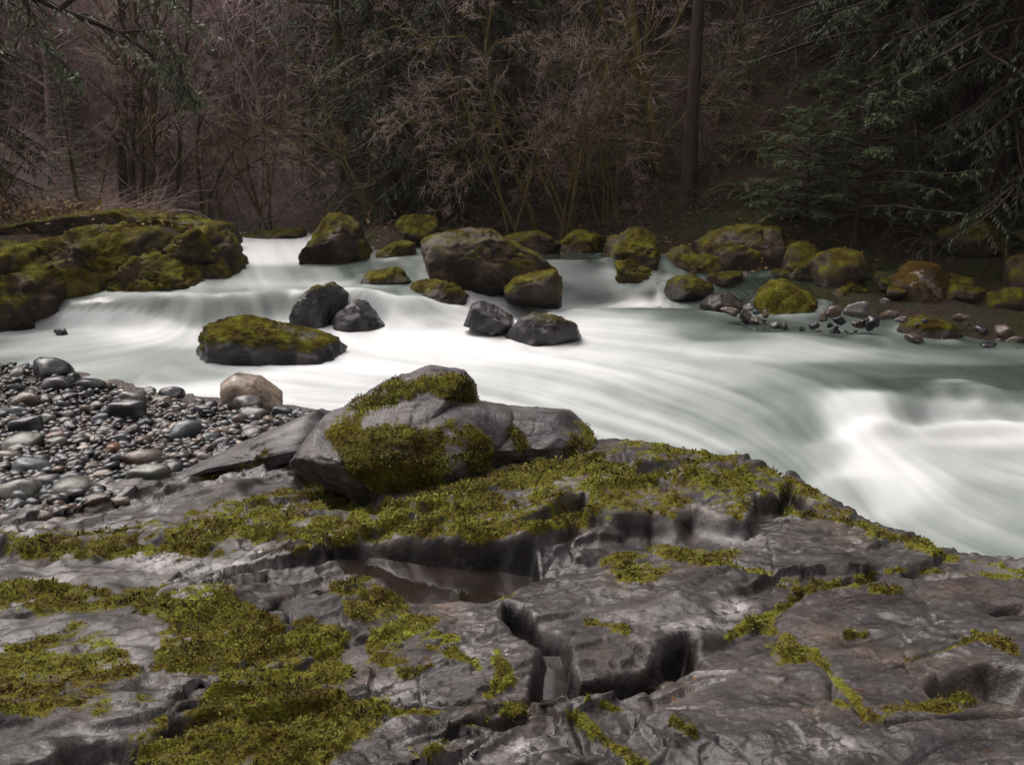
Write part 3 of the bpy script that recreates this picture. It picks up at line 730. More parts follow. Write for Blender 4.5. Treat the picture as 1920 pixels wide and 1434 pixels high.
def chunk(outline, yc, b, k=5, e=.65, seed=0, nclip=9, rough=.05, planes=(), clip=(.60, .88), strata=0.0):
    """rock volume whose section in the plane y=yc has the given outline, half depth b"""
    o = np.array(outline, float); w = D(o[:, 0], o[:, 1], yc)[:, [0, 2]]
    c = (w.max(0) + w.min(0)) / 2
    d = w - c; ang = np.arctan2(d[:, 1], d[:, 0]); rad = np.hypot(d[:, 0], d[:, 1])
    # dense polygon -> radius by angle
    pts = []
    for i in range(len(d)):
        a, q = d[i], d[(i + 1) % len(d)]
        for t in np.linspace(0, 1, 12, endpoint=False): pts.append(a * (1 - t) + q * t)
    pts = np.array(pts); pa = np.arctan2(pts[:, 1], pts[:, 0]); prd = np.hypot(pts[:, 0], pts[:, 1])
    so = np.argsort(pa); pa, prd = pa[so], prd[so]
    pa = np.concatenate([pa - 2 * math.pi, pa, pa + 2 * math.pi]); prd = np.tile(prd, 3)
    v, f = ico(k)
    th = np.arctan2(v[:, 2], v[:, 0]); sy = v[:, 1]; cp = np.sqrt(np.maximum(0, 1 - sy * sy))
    R = np.interp(th, pa, prd)
    rr = cp ** e; yy = np.sign(sy) * np.abs(sy) ** e
    V = np.stack([R * rr * np.cos(th), b * yy, R * rr * np.sin(th)], -1)
    size = R.mean()
    g = np.random.default_rng(seed)
    for pl in planes:
        n = np.array(pl[:3], float); n /= np.linalg.norm(n)
        ex = np.maximum(V @ n - pl[3], 0); V -= ex[:, None] * n * .95
    for i in range(nclip):
        n = g.standard_normal(3); n[1] = -abs(n[1]) * .9 if i % 3 else n[1]; n[2] = n[2] * .8 + .15
        n /= np.linalg.norm(n); dp = V @ n
        off = dp.max() * g.uniform(*clip)
        V -= np.maximum(dp - off, 0)[:, None] * n * .9
    s = 1.0 / max(size, .05)
    q = V * s
    n1 = fbm(q[:, 0] * 1.3 + seed, q[:, 1] * 1.3, q[:, 2] * 1.3, o=5, g=.55, s=seed)
    nv = V / (np.linalg.norm(V, axis=1, keepdims=True) + 1e-9)
    V = V + nv * (n1 * rough * 1.6 * size)[:, None]
    cl = fbm(q[:, 0] * 3.3 - seed, q[:, 1] * 3.3, q[:, 2] * 3.3, o=5, g=.62, s=seed + 77)
    V = V + nv * (cl * rough * .9 * size)[:, None]
    rg = 1 - np.abs(fbm(q[:, 0] * 2.1 + seed, q[:, 1] * 2.1, q[:, 2] * 3.0, o=3, s=seed + 5)) * 2
    V = V - nv * (np.maximum(rg - .55, 0) * rough * 1.4 * size)[:, None]
    if strata:
        V[:, 2] += strata * fbm(V[:, 0] * 2, V[:, 1] * 2, V[:, 2] * 14, o=3, s=seed + 9)
    ctr = np.array([c[0], yc, c[1]])
    return V + ctr, f

def boulder(name, label, cat, chunks, mat_, moss=.5, waterline=None, seed=0, group=None, front=0.0, thick=.02, fronds=0, lo_wet=.20, mpoly=None, up=.55):
    Vs, Fs, n = [], [], 0
    for ch in chunks:
        V, F = ch; Vs.append(V); Fs.append(F + n); n += len(V)
    V = np.concatenate(Vs); F = np.concatenate(Fs)
    N = vnormals(V, F)
    x, y, zz = V.T
    mo = moss + up * (N[:, 2] - .25) - front * N[:, 1] * .5 + .62 * fbm(x * 2.2, y * 2.2, zz * 2.2, o=4, s=seed + 60) + .16 * fbm(x * 9, y * 9, zz * 9, o=2, s=seed + 66)
    if mpoly:
        px_, py_ = proj(x, y, zz); px_ = px_ + 14 * fbm(x * 5, y * 5, zz * 5, o=3, s=seed + 1); py_ = py_ + 14 * fbm(x * 5, y * 5, zz * 5, o=3, s=seed + 2)
        for poly, av in mpoly:
            mo = np.maximum(mo, av + .5 * np.clip(poly_sd(px_, py_, poly) / 26, -2, .5) + .5 * fbm(x * 5, y * 5, zz * 5, o=4, s=seed + 61))
    wetv = np.zeros(len(V))
    if waterline is not None:
        wl_ = waterline + .05 * fbm(x * 3, y * 3, o=2, s=seed + 3)
        mo -= .8 * sstep(wl_ + lo_wet * 1.3, wl_ + lo_wet * .4, zz); wetv = sstep(wl_ + lo_wet * 1.6, wl_ + lo_wet * .3, zz)
    md_ = sstep(.45, .7, mo)
    V = V + N * (md_ * thick * (1 + .9 * fbm(x * 14, y * 14, zz * 14, o=3, s=seed + 70)))[:, None]
    base = np.array([V[:, 0].mean(), V[:, 1].mean(), V[:, 2].min()])
    me = new_mesh(name, V - base, F, {'moss': np.clip(mo, 0, 1), 'wet': wetv})
    o = tag(link(name, me, mat_, loc=tuple(base)), label, cat, group)
    if fronds:
        g = np.random.default_rng(seed + 500)
        vis = np.where((mo > .5) & ((N * (np.array([0, 0, 3.0]) - V)).sum(1) > -.3))[0]
        idx = g.choice(vis, min(fronds, len(vis)), replace=len(vis) < fronds)
        ps = V[idx] + g.normal(0, .008, (len(idx), 3)) - base
        v_, f_, t_ = frond_mesh(ps, N[idx], g.uniform(.012, .026, len(idx)), seed + 501, per=4)
        tag(link('moss', new_mesh(name + '_moss', v_, f_, {'tone': t_}, smooth=False), M['moss'], o), kind='stuff')
    return o

# the big boulder perched on the bedrock
nbA = chunk([(530, 885), (556, 845), (600, 790), (680, 768), (800, 756), (900, 768), (965, 790), (945, 862), (885, 902), (800, 938), (700, 948), (620, 920)], 6.15, .62, k=6, e=.4, seed=11, nclip=3, rough=.055,
            planes=[(.02, -.42, .90, .32), (.05, -.93, -.36, .38), (-.45, -.74, -.50, .40), (.62, -.70, -.30, .52), (-.8, -.2, .55, .62), (.1, -.55, -.8, .60)])
nbB = chunk([(600, 815), (655, 765), (722, 722), (800, 697), (868, 702), (890, 726), (905, 785), (880, 825), (740, 850)], 6.45, .5, k=6, e=.6, seed=12, nclip=4, rough=.05, planes=[(-.15, -.60, .78, .24)])
nbC = chunk([(840, 800), (890, 758), (960, 780), (1040, 786), (1098, 790), (1126, 825), (1112, 852), (1040, 864), (930, 862), (860, 850)], 6.35, .48, k=6, e=.6, seed=13, nclip=4, rough=.05, planes=[(.05, -.62, .78, .17), (.1, -.9, -.42, .30)])
boulder('perched_boulder', 'big pale grey boulder with green moss front, perched on the bedrock by the river', 'boulder', [nbA, nbB, nbC], M['nearboulder'], moss=.12, seed=21, front=.0, fronds=9000, thick=.018, up=.1, mpoly=[
    ([(640, 775), (700, 738), (760, 712), (850, 712), (892, 718), (892, 762), (860, 748), (800, 742), (740, 762), (680, 780)], .5), ([(590, 800), (680, 786), (800, 800), (830, 772), (892, 772), (920, 850), (900, 885), (850, 890), (800, 940), (720, 935), (660, 895), (630, 845)], .44), ([(1060, 800), (1130, 806), (1125, 856), (1070, 845)], .5), ([(950, 800), (1000, 830), (985, 850), (950, 830)], .35)])
# slab that runs from the gravel up to the big boulder
sl1 = chunk([(290, 915), (330, 885), (440, 845), (540, 800), (610, 770), (660, 762), (665, 800), (600, 830), (520, 868), (430, 905), (330, 930)], 6.9, .34, k=6, e=.5, seed=31, nclip=4, rough=.05, planes=[(-.1, -.55, .83, .13), (.1, -.98, -.15, .24)])
boulder('rock_slab', 'long tilted grey slab between the cobbles and the big pale boulder', 'rock', [sl1], M['nearboulder'], moss=.05, seed=32, fronds=1200, thick=.014, up=.1, mpoly=[([(300, 915), (420, 880), (520, 850), (530, 875), (430, 915), (320, 935)], .45)])

R = chunk
ROCKS = [
 # name, label, material, moss, waterline, front, chunks
 ('mossy_ledge', 'moss covered rounded rock at the end of the left bank ledge, above still water', 'boulder', .42, .03, .4, [R([(-190, 470), (-60, 462), (40, 468), (100, 500), (135, 545), (150, 600), (146, 645), (60, 665), (-60, 670), (-190, 660)], 16.1, 1.4, 6, .45, 1, 7, .13, [(.1, -1, .12, 1.0)])]),
 ('mossy_ledge', 'broad mossy ledge rock with a dark cleft beside the white water', 'boulder', .38, .05, .5, [R([(50, 500), (80, 448), (160, 430), (260, 432), (318, 462), (330, 560), (310, 635), (150, 640), (90, 600)], 17.3, 1.5, 6, .42, 2, 7, .14, [(-.1, -1, .12, 1.05)]), R([(215, 530), (262, 486), (335, 492), (372, 535), (380, 590), (350, 632), (250, 632), (220, 590)], 16.9, .9, 6, .45, 3, 6, .13, [(.2, -1, .15, .7)])]),
 ('mossy_ledge', 'wedge shaped mossy rock where the left ledge meets the small waterfall', 'boulder', .34, .50, .3, [R([(270, 480), (305, 434), (355, 424), (396, 430), (425, 466), (452, 528), (456, 566), (400, 578), (300, 570)], 18.3, 1.5, 6, .5, 4, 7, .12, [(.3, -1, .2, 1.0)])]),
 ('brown_ledge', 'long low brown mossy shelf along the top of the left bank', 'boulder', .30, None, 0, [R([(-250, 470), (-180, 432), (-60, 418), (60, 424), (140, 402), (230, 396), (330, 420), (395, 436), (420, 460), (300, 490), (0, 490), (-220, 490)], 20.0, 1.6, 6, .6, 5, 7, .10)]),
 ('boulder', 'tall rounded boulder with mossy cap beside the distant white cascade', 'boulder', .28, .70, 0, [R([(563, 475), (574, 432), (600, 408), (640, 405), (672, 426), (692, 460), (708, 492), (700, 515), (570, 515)], 20.0, .9, 5, .6, 6, 6, .09)]),
 ('boulder', 'small brown triangular boulder in the gap beside the largest midstream boulder', 'boulder', .30, .62, 0, [R([(692, 505), (704, 472), (748, 455), (778, 458), (785, 505), (740, 515), (695, 512)], 19.8, .5, 5, .65, 7, 5, .06)]),
 ('boulder', 'largest brown midstream boulder with a lichen pale crown', 'boulder', .18, .42, 0, [R([(770, 530), (778, 474), (800, 448), (858, 432), (920, 435), (968, 458), (1010, 480), (1040, 505), (1046, 540), (1000, 562), (900, 565), (790, 555)], 18.3, 1.2, 6, .62, 8, 6, .07)]),
 ('boulder', 'square dark rock block with bright moss top at the foot of the largest boulder', 'boulder', .42, .30, -.3, [R([(945, 545), (962, 525), (1000, 518), (1044, 508), (1053, 525), (1053, 575), (1000, 580), (950, 575)], 17.2, .55, 5, .4, 9, 4, .05)]),
 ('boulder', 'flat olive mossy rock lying just above the waterfall lip', 'boulder', .48, .56, 0, [R([(652, 548), (690, 515), (738, 506), (772, 524), (780, 550), (700, 562), (655, 558)], 17.7, .6, 5, .7, 10, 4, .06)]),
 ('boulder', 'sloping mossy rock right of the waterfall, running down into foam', 'boulder', .38, .34, 0, [R([(760, 560), (772, 535), (805, 525), (842, 531), (880, 555), (902, 580), (850, 600), (780, 598)], 17.0, .5, 5, .65, 11, 5, .07)]),
 ('wet_rock', 'black wet rock splitting the small waterfall, moss on its crest', 'wetrock', .12, None, 0, [R([(542, 612), (556, 565), (588, 538), (620, 532), (648, 553), (654, 592), (650, 640), (550, 640)], 16.1, .5, 5, .6, 12, 6, .09)]),
 ('wet_rock', 'grey streaked wet rock with water sliding over its right shoulder', 'wetrock', -.3, None, 0, [R([(622, 632), (634, 584), (662, 562), (700, 561), (726, 590), (742, 640), (680, 645)], 15.9, .5, 5, .65, 13, 6, .08)]),
 ('wet_rock', 'jagged wet black rock with white speckles in the foam', 'wetrock', -.3, None, 0, [R([(868, 612), (884, 574), (903, 566), (940, 580), (968, 595), (976, 618), (920, 628), (876, 624)], 15.4, .4, 5, .65, 14, 7, .10)]),
 ('wet_rock', 'low dark midstream rock with two moss tufts on its back', 'wetrock', .16, None, 0, [R([(945, 635), (974, 598), (1002, 590), (1050, 593), (1080, 606), (1088, 632), (1060, 650), (975, 650)], 14.8, .42, 5, .65, 15, 6, .08)]),
 ('boulder', 'long dark hump with velvet moss back, alone in the white pool', 'wetrock', .44, -.02, -.25, [R([(352, 670), (366, 622), (398, 603), (450, 597), (502, 604), (562, 620), (622, 640), (656, 658), (660, 690), (600, 705), (500, 722), (410, 712), (360, 700)], 13.7, .75, 6, .7, 16, 4, .07)]),
 ('boulder', 'smooth tan boulder at the edge of the cobble bar', 'tan', -.8, None, 0, [R([(413, 755), (416, 716), (440, 701), (482, 706), (522, 735), (548, 760), (500, 785), (425, 780)], 10.7, .34, 5, .8, 17, 2, .03)]),
 ('boulder', 'bright green mossy hump boulder on the right shore stones', 'boulder', .60, .05, .5, [R([(1414, 605), (1424, 552), (1450, 530), (1482, 525), (1512, 540), (1532, 572), (1552, 612), (1500, 622), (1425, 620)], 16.7, .6, 5, .7, 18, 5, .09)]),
 ('boulder', 'tall reddish brown dome boulder on the right shore', 'brownrock', .58, .1, 0, [R([(1658, 580), (1668, 522), (1708, 493), (1750, 494), (1776, 520), (1788, 565), (1775, 600), (1700, 606), (1664, 598)], 16.9, .7, 5, .75, 19, 3, .06)]),
 ('boulder', 'dark squat boulder tucked behind the reddish dome boulder', 'brownrock', .20, None, 0, [R([(1735, 590), (1742, 512), (1795, 508), (1832, 536), (1836, 590), (1780, 602)], 17.8, .6, 5, .7, 20, 5, .07)]),
 ('boulder', 'flat bright moss capped rock low in the right shallows', 'boulder', .55, .0, 0, [R([(1678, 632), (1708, 604), (1740, 596), (1776, 608), (1806, 632), (1760, 645), (1690, 645)], 15.0, .42, 5, .75, 22, 3, .06)]),
 ('boulder', 'low mossy rock between the green hump and the reddish dome', 'boulder', .42, .1, 0, [R([(1540, 600), (1556, 547), (1590, 530), (1618, 540), (1645, 575), (1648, 606), (1560, 610)], 17.0, .5, 5, .7, 23, 5, .08)]),
 ('boulder', 'angular bare grey rock at the upstream tip of the right shore stones', 'bedrock', -.4, .1, 0, [R([(1306, 585), (1330, 556), (1365, 547), (1388, 560), (1392, 588), (1330, 595)], 16.9, .4, 5, .7, 24, 7, .06)]),
 ('boulder', 'huge square boulder with yellow moss top under the overhanging bough', 'boulder', .36, .2, -.5, [R([(1306, 560), (1310, 458), (1340, 436), (1400, 425), (1470, 430), (1488, 456), (1486, 560), (1400, 568)], 19.6, 1.1, 6, .45, 25, 5, .06)]),
 ('boulder', 'moss capped boulder at the foot of the leaning mossy tree', 'boulder', .44, None, 0, [R([(1043, 510), (1050, 456), (1076, 435), (1112, 440), (1142, 462), (1146, 512), (1100, 525)], 20.6, .6, 5, .65, 26, 6, .09)]),
 ('boulder', 'stacked mossy boulder pair at the small side cascade', 'boulder', .42, .3, 0, [R([(1108, 535), (1118, 482), (1150, 446), (1192, 432), (1232, 440), (1248, 482), (1250, 540), (1180, 550)], 19.4, .8, 6, .6, 27, 6, .09), R([(1136, 545), (1148, 497), (1188, 482), (1222, 492), (1230, 545), (1180, 552)], 18.8, .5, 5, .65, 28, 4, .08)]),
 ('boulder', 'dark mossy boulder at the foot of the tall straight trunk', 'boulder', .34, .2, 0, [R([(1226, 550), (1244, 484), (1282, 462), (1316, 484), (1326, 560), (1240, 562)], 19.2, .7, 5, .6, 29, 5, .09)]),
 ('boulder', 'mossy bank rock behind the shoulder of the largest midstream boulder', 'boulder', .44, None, 0, [R([(930, 510), (950, 446), (1006, 434), (1058, 452), (1066, 520), (980, 525)], 21.0, .8, 5, .65, 30, 5, .09)]),
 ('shore_ledge', 'flat layered grey ledge rising from the right shallows', 'boulder', .10, None, 0, [R([(1835, 600), (1852, 552), (1900, 536), (2000, 522), (2080, 570), (2020, 625), (1850, 615)], 16.4, .8, 5, .55, 33, 6, .08, (), (.7, .92), .05)]),
 ('shore_ledge', 'dark moss draped ledge in deep shade above the right shore', 'boulder', .36, None, 0, [R([(1770, 545), (1822, 475), (1920, 462), (2040, 480), (2050, 560), (1850, 565)], 18.8, 1.0, 5, .6, 34, 6, .09)]),
 ('boulder', 'small rounded mossy rock at the water edge before the huge square boulder', 'boulder', .36, .25, 0, [R([(1236, 556), (1256, 527), (1298, 519), (1332, 534), (1342, 560), (1260, 566)], 18.0, .5, 5, .7, 35, 4, .08)]),
 ('wet_rock', 'orange rimmed stone just breaking through the foaming drop', 'brownrock', -.6, None, 0, [R([(1728, 758), (1745, 744), (1780, 739), (1830, 740), (1850, 746), (1862, 760), (1800, 775)], 11.6, .2, 5, .7, 36, 4, .05)]),
 ('brown_ledge', 'mossy rise of broken rock behind the wedge shaped ledge rock', 'boulder', .36, None, .2, [R([(120, 470), (150, 420), (230, 398), (330, 405), (410, 425), (450, 470), (300, 500)], 20.6, 1.2, 6, .5, 39, 7, .13)]),
 ('boulder', 'mossy bank rock between the tall rounded boulder and the far cascade', 'boulder', .30, None, 0, [R([(440, 466), (450, 442), (500, 434), (560, 430), (582, 446), (585, 468), (500, 472)], 24.5, .9, 5, .65, 37, 6, .1)]),
]
M['brownrock'] = rock_material('reddish_brown_stone', sc=.9, dark=(.014, .008, .005), mid=(.036, .021, .012), pale=(.065, .042, .028), warm=.7, lichc=(.045, .028, .018), mossc=[(0, (.012, .007, .003)), (.3, (.030, .017, .006)), (.55, (.050, .030, .008)), (.78, (.070, .050, .010)), (1, (.10, .085, .014))])
M['tan'] = rock_material('tan_brown_stone', sc=1.4, dark=(.065, .048, .036), mid=(.12, .095, .075), pale=(.19, .16, .13), warm=.2)
for i, (nm, lab, mt, mo, wl_, fr, chs) in enumerate(ROCKS):
    boulder(nm, lab, 'rock' if 'rock' in nm or 'ledge' in nm else 'boulder', chs, M[mt], moss=mo, waterline=wl_, seed=200 + i * 7, front=fr, thick=.035)

# foam collars and piled-up water round the rocks that stand in the stream
cw = np.zeros(len(wx)); 
for (nm, lab, mt, mo, wl_, fr, chs) in ROCKS:
    for V, F in chs:
        zc_ = V[:, 2]; lowm = V[np.abs(zc_ - np.interp(.25, [0, 1], [zc_.min(), zc_.max()])) < .12 * (zc_.max() - zc_.min())]
        cxx, cyy = V[:, 0].mean(), V[:, 1].mean(); sx_, sy_ = max(lowm[:, 0].std() * 1.55, .1), max(lowm[:, 1].std() * 1.55, .1)
        dn = np.hypot((wx - cxx) / sx_, (wy - cyy) / sy_); k_ = min(sx_, sy_)
        cw = np.maximum(cw, np.exp(-((dn - 1) * k_ / .16) ** 2))
        u_ = (wx - cxx) * .8 - (wy - cyy) * .6; v_ = (wx - cxx) * .6 + (wy - cyy) * .8
        cw = np.maximum(cw, .6 * np.exp(-(v_ / (.5 * k_)) ** 2) * sstep(0, k_, u_) * sstep(3.5 * k_, k_, u_))
cw *= .55 + .6 * fbm(wx * 3, wy * 3, o=3, s=88)
foam2 = np.clip(foam + .38 * np.clip(cw, 0, 1) * (1 - np.clip(foam, 0, 1)) * 1.2, 0, 1)
river.data.attributes['foam'].data.foreach_set('value', foam2.astype(np.float32))
wv[:, 2] += .035 * np.clip(cw, 0, 1)
river.data.vertices.foreach_set('co', wv.astype(np.float32).ravel()); river.data.update()

# mossy rocks packed along the foot of the right slope
gk = np.random.default_rng(321)
bank = []
for s_ in range(5):
    g = np.random.default_rng(400 + s_); v, f = ico(4); V = v * np.array([1, .8, g.uniform(.6, .85)])
    for q in range(9):
        n_ = g.standard_normal(3); n_ /= np.linalg.norm(n_); dp = V @ n_; V = V - np.maximum(dp - dp.max() * g.uniform(.6, .85), 0)[:, None] * n_ * .92
    V = V + v * (.16 * fbm(v[:, 0] * 1.6 + s_ * 9, v[:, 1] * 1.6, v[:, 2] * 1.6, o=5, s=s_))[:, None]
    N = vnormals(V, f); mo = .40 + .6 * (N[:, 2] - .2) + .5 * fbm(V[:, 0] * 2.2, V[:, 1] * 2.2, V[:, 2] * 2.2, o=4, s=s_ + 60) - .9 * sstep(-.05, -.4, V[:, 2])
    me_ = new_mesh('bank_rock', V, f, {'moss': np.clip(mo, 0, 1), 'wet': sstep(-.1, -.5, V[:, 2])}); me_.materials.append(M['boulder']); bank.append(me_)
for k_ in range(46):
    u_ = (k_ + gk.random()) / 46
    bx_ = 9.6 - 12.5 * u_; by_ = 14.6 + 6.9 * u_; off = abs(gk.normal(0, 1.0)) + .3
    bx_ += .52 * off; by_ += .85 * off; rr_ = gk.uniform(.22, .72)
    o = link('bank_rock', bank[k_ % 5], loc=(bx_, by_, gz(bx_, by_) + rr_ * .25)); o.scale = (rr_, rr_, rr_ * gk.uniform(.8, 1.2)); o.rotation_euler = (gk.uniform(-.2, .2), gk.uniform(-.2, .2), gk.uniform(0, 6.28))
    tag(o, ('large' if rr_ > .55 else 'middling' if rr_ > .36 else 'small') + (' squat' if o.scale[2] < rr_ * .95 else ' upright') + ' dark mossy rock wedged into the foot of the shaded right slope', 'rock', 'mossy rocks along the foot of the right slope')

# ------------------------------------------------------------------ gravel bar and cobbles
GB = [(-300, 690, .04), (0, 680, .06), (160, 700, .0), (300, 724, -.03), (420, 746, -.03), (540, 758, .0), (600, 772, .02), (0, 760, .27), (200, 790, .30), (420, 800, .32), (560, 800, .36), (0, 860, .43), (200, 860, .43), (380, 860, .46), (0, 950, .55), (150, 940, .56), (300, 905, .52), (-300, 800, .3), (-300, 950, .55), (0, 640, -.15), (300, 680, -.2), (500, 715, -.15), (640, 750, -.3), (0, 1020, .6)]
_gb = np.array(GB, float); f_g = rbf(P(_gb[:, 0], _gb[:, 1], _gb[:, 2])[:, :2], _gb[:, 2], lam=.01)
r_g = np.linspace(4.2, 14.5, 130); th_g = np.radians(np.linspace(-50, -8, 130))
gx_, gy_ = polar(r_g, th_g)
gzv = np.minimum(f_g(gx_, gy_), .62) + .03 * fbm(gx_ * 3, gy_ * 3, o=3, s=8) - .05
def gravel_ground():
    t = NT('gritty_gravel'); c = t.coord()
    vor = t.n('TexVoronoi'); t.t.links.new(c, vor.inputs['Vector']); vor.inputs['Scale'].default_value = 26
    col = t.mix(.75, t.ramp(t.noise(c, 14, 4), [(.3, (.03, .024, .02)), (.7, (.11, .085, .068))]), vor.outputs['Color'], 'MULTIPLY')
    return t.done(t.bsdf(col, .6, .4, t.bump(vor.outputs['Distance'], 1.0, .05)))
M['gravel'] = gravel_ground()
gbar = tag(link('gravel_bar', new_mesh('gravel_bar', np.stack([gx_, gy_, gzv], -1), grid_faces(130, 130)), M['gravel']), kind='structure')
GPOLY = [(-260, 690), (0, 672), (110, 690), (200, 712), (330, 735), (430, 752), (540, 758), (620, 772), (560, 800), (470, 835), (380, 860), (300, 900), (220, 935), (150, 955), (60, 985), (-260, 1010)]

peb = []
for s_ in range(10):
    g = np.random.default_rng(900 + s_)
    v, f = ico(3)
    V = v * np.array([1, g.uniform(.65, .9), g.uniform(.42, .68)])
    for q in range(4 if s_ % 3 == 0 else 11):
        n = g.standard_normal(3); n /= np.linalg.norm(n); dp = V @ n
        V = V - np.maximum(dp - dp.max() * g.uniform(.68, .9), 0)[:, None] * n * .85
    V = V + v * (.15 * fbm(v[:, 0] * 1.5 + s_ * 9, v[:, 1] * 1.5, v[:, 2] * 1.5, o=4, s=s_))[:, None]
    peb.append((V, f))
_pm = {}
def cobble(px, py, wpx, kind, label, s_, rz, tilt, group=None, lift=.32, hscale=1.0):
    p = P(px, py, .3)
    for _ in range(4):
        zc = float(min(f_g(p[0], p[1]), .62)) - .04; p = P(px, py, zc + .04)
    dist = math.sqrt(p[0] ** 2 + p[1] ** 2 + (3 - p[2]) ** 2)
    r = .5 * wpx / F_PX * dist
    key = (s_, kind)
    if key not in _pm:
        _pm[key] = new_mesh('cobble', *peb[s_]); _pm[key].materials.append(STONE[kind])
    o = link('cobble', _pm[key], loc=(p[0], p[1], zc + r * lift))
    o.scale = (r, r, r * hscale); o.rotation_euler = (tilt[0], tilt[1], rz)
    tag(o, label, 'stone', group)
    return p[0], p[1], r
TR = [  # traced cobbles: x, y, width, kind, mesh, turn, label
 (270, 852, 84, 'brown', 0, .3, 'large round brown cobble in the middle of the gravel bar'), (278, 888, 96, 'green grey', 2, .2, 'long pale grey green cobble below the large round brown one'),
 (136, 905, 82, 'green grey', 6, 1.2, 'upright glossy olive grey cobble near the bedrock edge'), (30, 918, 90, 'green grey', 5, .3, 'big pale olive blocky cobble against the mossy bedrock'),
 (60, 868, 66, 'blue grey', 1, .1, 'flat blue grey angular cobble behind the big pale olive one'), (92, 898, 60, 'dark slate', 3, .5, 'dark wet slate cobble beside the glossy olive grey one'),
 (238, 766, 84, 'dark slate', 2, .2, 'wide domed charcoal cobble with pale stone in front'), (232, 815, 44, 'blue grey', 7, .7, 'blue grey wedge cobble with a bright edge'), (345, 803, 74, 'blue grey', 4, .7, 'long slanted slate blue cobble pointing at the bedrock slab'),
 (355, 823, 34, 'cream', 0, 0, 'small cream oval cobble with dark underside'), (225, 930, 40, 'tan', 0, .1, 'small yellowish oval cobble next to the bedrock'), (180, 928, 58, 'brown', 6, -.4, 'brown pointed cobble lying beside the yellowish oval'),
 (95, 690, 82, 'dark slate', 5, .1, 'black blocky rock at the top edge of the gravel bar'), (110, 718, 62, 'dark slate', 3, .2, 'black flat rock just below the topmost black rock'), (170, 718, 56, 'dark slate', 1, 0, 'black angular rock by the foamy water edge'),
 (50, 795, 72, 'dark slate', 2, .1, 'low black lens shaped cobble left of the rusty one'), (103, 812, 44, 'reddish', 0, .2, 'rusty red rounded cobble among dark stones'), (45, 824, 76, 'green grey', 6, .4, 'greenish elongated cobble with moss beside it'),
 (48, 748, 60, 'brown', 4, .2, 'brown grey flattened cobble near the top of the bar'), (35, 767, 46, 'blue grey', 7, .4, 'dark blue grey angular cobble beneath the brown grey flattened one'), (475, 772, 60, 'green grey', 8, 0, 'olive grey square cobble in front of the tan boulder'),
 (462, 752, 66, 'grey', 5, .2, 'speckled grey rock leaning on the tan boulder'), (528, 768, 48, 'blue grey', 2, .1, 'light blue grey oval rock right of the tan boulder'), (585, 775, 56, 'dark slate', 9, .1, 'dark moss flecked rock where the cobbles meet the slab'),
 (380, 764, 44, 'blue grey', 2, -.3, 'smooth slate blue oval cobble under the tan boulder'), (470, 797, 38, 'brown', 6, -.2, 'small brown slanted cobble below the olive grey square one'), (443, 780, 34, 'dark slate', 4, .5, 'dark cobble with a pale cap near the tan boulder'),
 (320, 735, 56, 'dark slate', 5, .2, 'dark flat rock at the wet edge of the bar'), (245, 740, 60, 'grey', 9, .2, 'grey brown slab stone near the water edge'), (420, 800, 34, 'tan', 8, .8, 'narrow tan wedge stone standing on its end'),
 (210, 867, 40, 'tan', 0, 0, 'warm tan pebble left of the large round brown cobble'), (190, 885, 44, 'tan', 2, .2, 'pale brown rounded cobble above the brown pointed one'), (15, 848, 50, 'tan', 0, .1, 'warm tan rounded cobble at the far left of the bar'), (35, 838, 44, 'green grey', 4, .2, 'grey green oval cobble behind the warm tan one'),
 (15, 960, 46, 'brown', 0, 0, 'dull brown round cobble at the mossy bedrock foot'), (72, 962, 60, 'brown', 2, .1, 'flat brown cobble half under the bedrock lip'), (104, 972, 44, 'brown', 6, .4, 'brown grey pointed rock tucked against the bedrock'), (385, 838, 30, 'dark slate', 9, .1, 'glossy black cobble by the tilted grey slab'), (320, 870, 44, 'dark slate', 1, .2, 'small glossy slate cobble by the long pale one'), (200, 902, 46, 'blue grey', 3, .4, 'shiny blue grey cobble leaning on the glossy olive one')]
placed = []
g9 = np.random.default_rng(77)
for (px, py, w_, kd, ms, rz, lab) in TR:
    placed.append(cobble(px, py + w_ * .16, w_ * .92, kd, lab, ms, rz, (g9.uniform(-.25, .25), g9.uniform(-.25, .25)), 'cobbles on the gravel bar'))
KN = ['dark slate', 'blue grey', 'green grey', 'brown', 'tan', 'reddish', 'cream', 'grey']
KP = np.array([.32, .20, .10, .16, .06, .03, .04, .09]); KP /= KP.sum()
LAB = {k: ('one of the ordinary %s cobbles scattered over the gravel bar' % k) for k in KN}
n = 0; tries = 0
while n < 250 and tries < 12000:
    tries += 1
    px, py = g9.uniform(-120, 620), g9.uniform(676, 990)
    if poly_sd(np.array([px]), np.array([py]), GPOLY)[0] < 4: continue
    w_ = g9.uniform(20, 50) * (.55 + .6 * (py - 670) / 300) * (1.15 if n < 90 else .85)
    p = P(px, py, .35); r = .5 * w_ / F_PX * np.linalg.norm(p - [0, 0, 3])
    if any((p[0] - a) ** 2 + ((p[1] - b) * .8) ** 2 < (.72 * (r + c)) ** 2 for a, b, c in placed): continue
    kd = KN[g9.choice(len(KN), p=KP)]
    placed.append(cobble(px, py, w_, kd, LAB[kd], int(g9.integers(10)), g9.uniform(0, 6.28), (g9.uniform(-.5, .5), g9.uniform(-.4, .4)), 'ordinary cobbles on the gravel bar', lift=g9.uniform(.2, .5)))
    n += 1
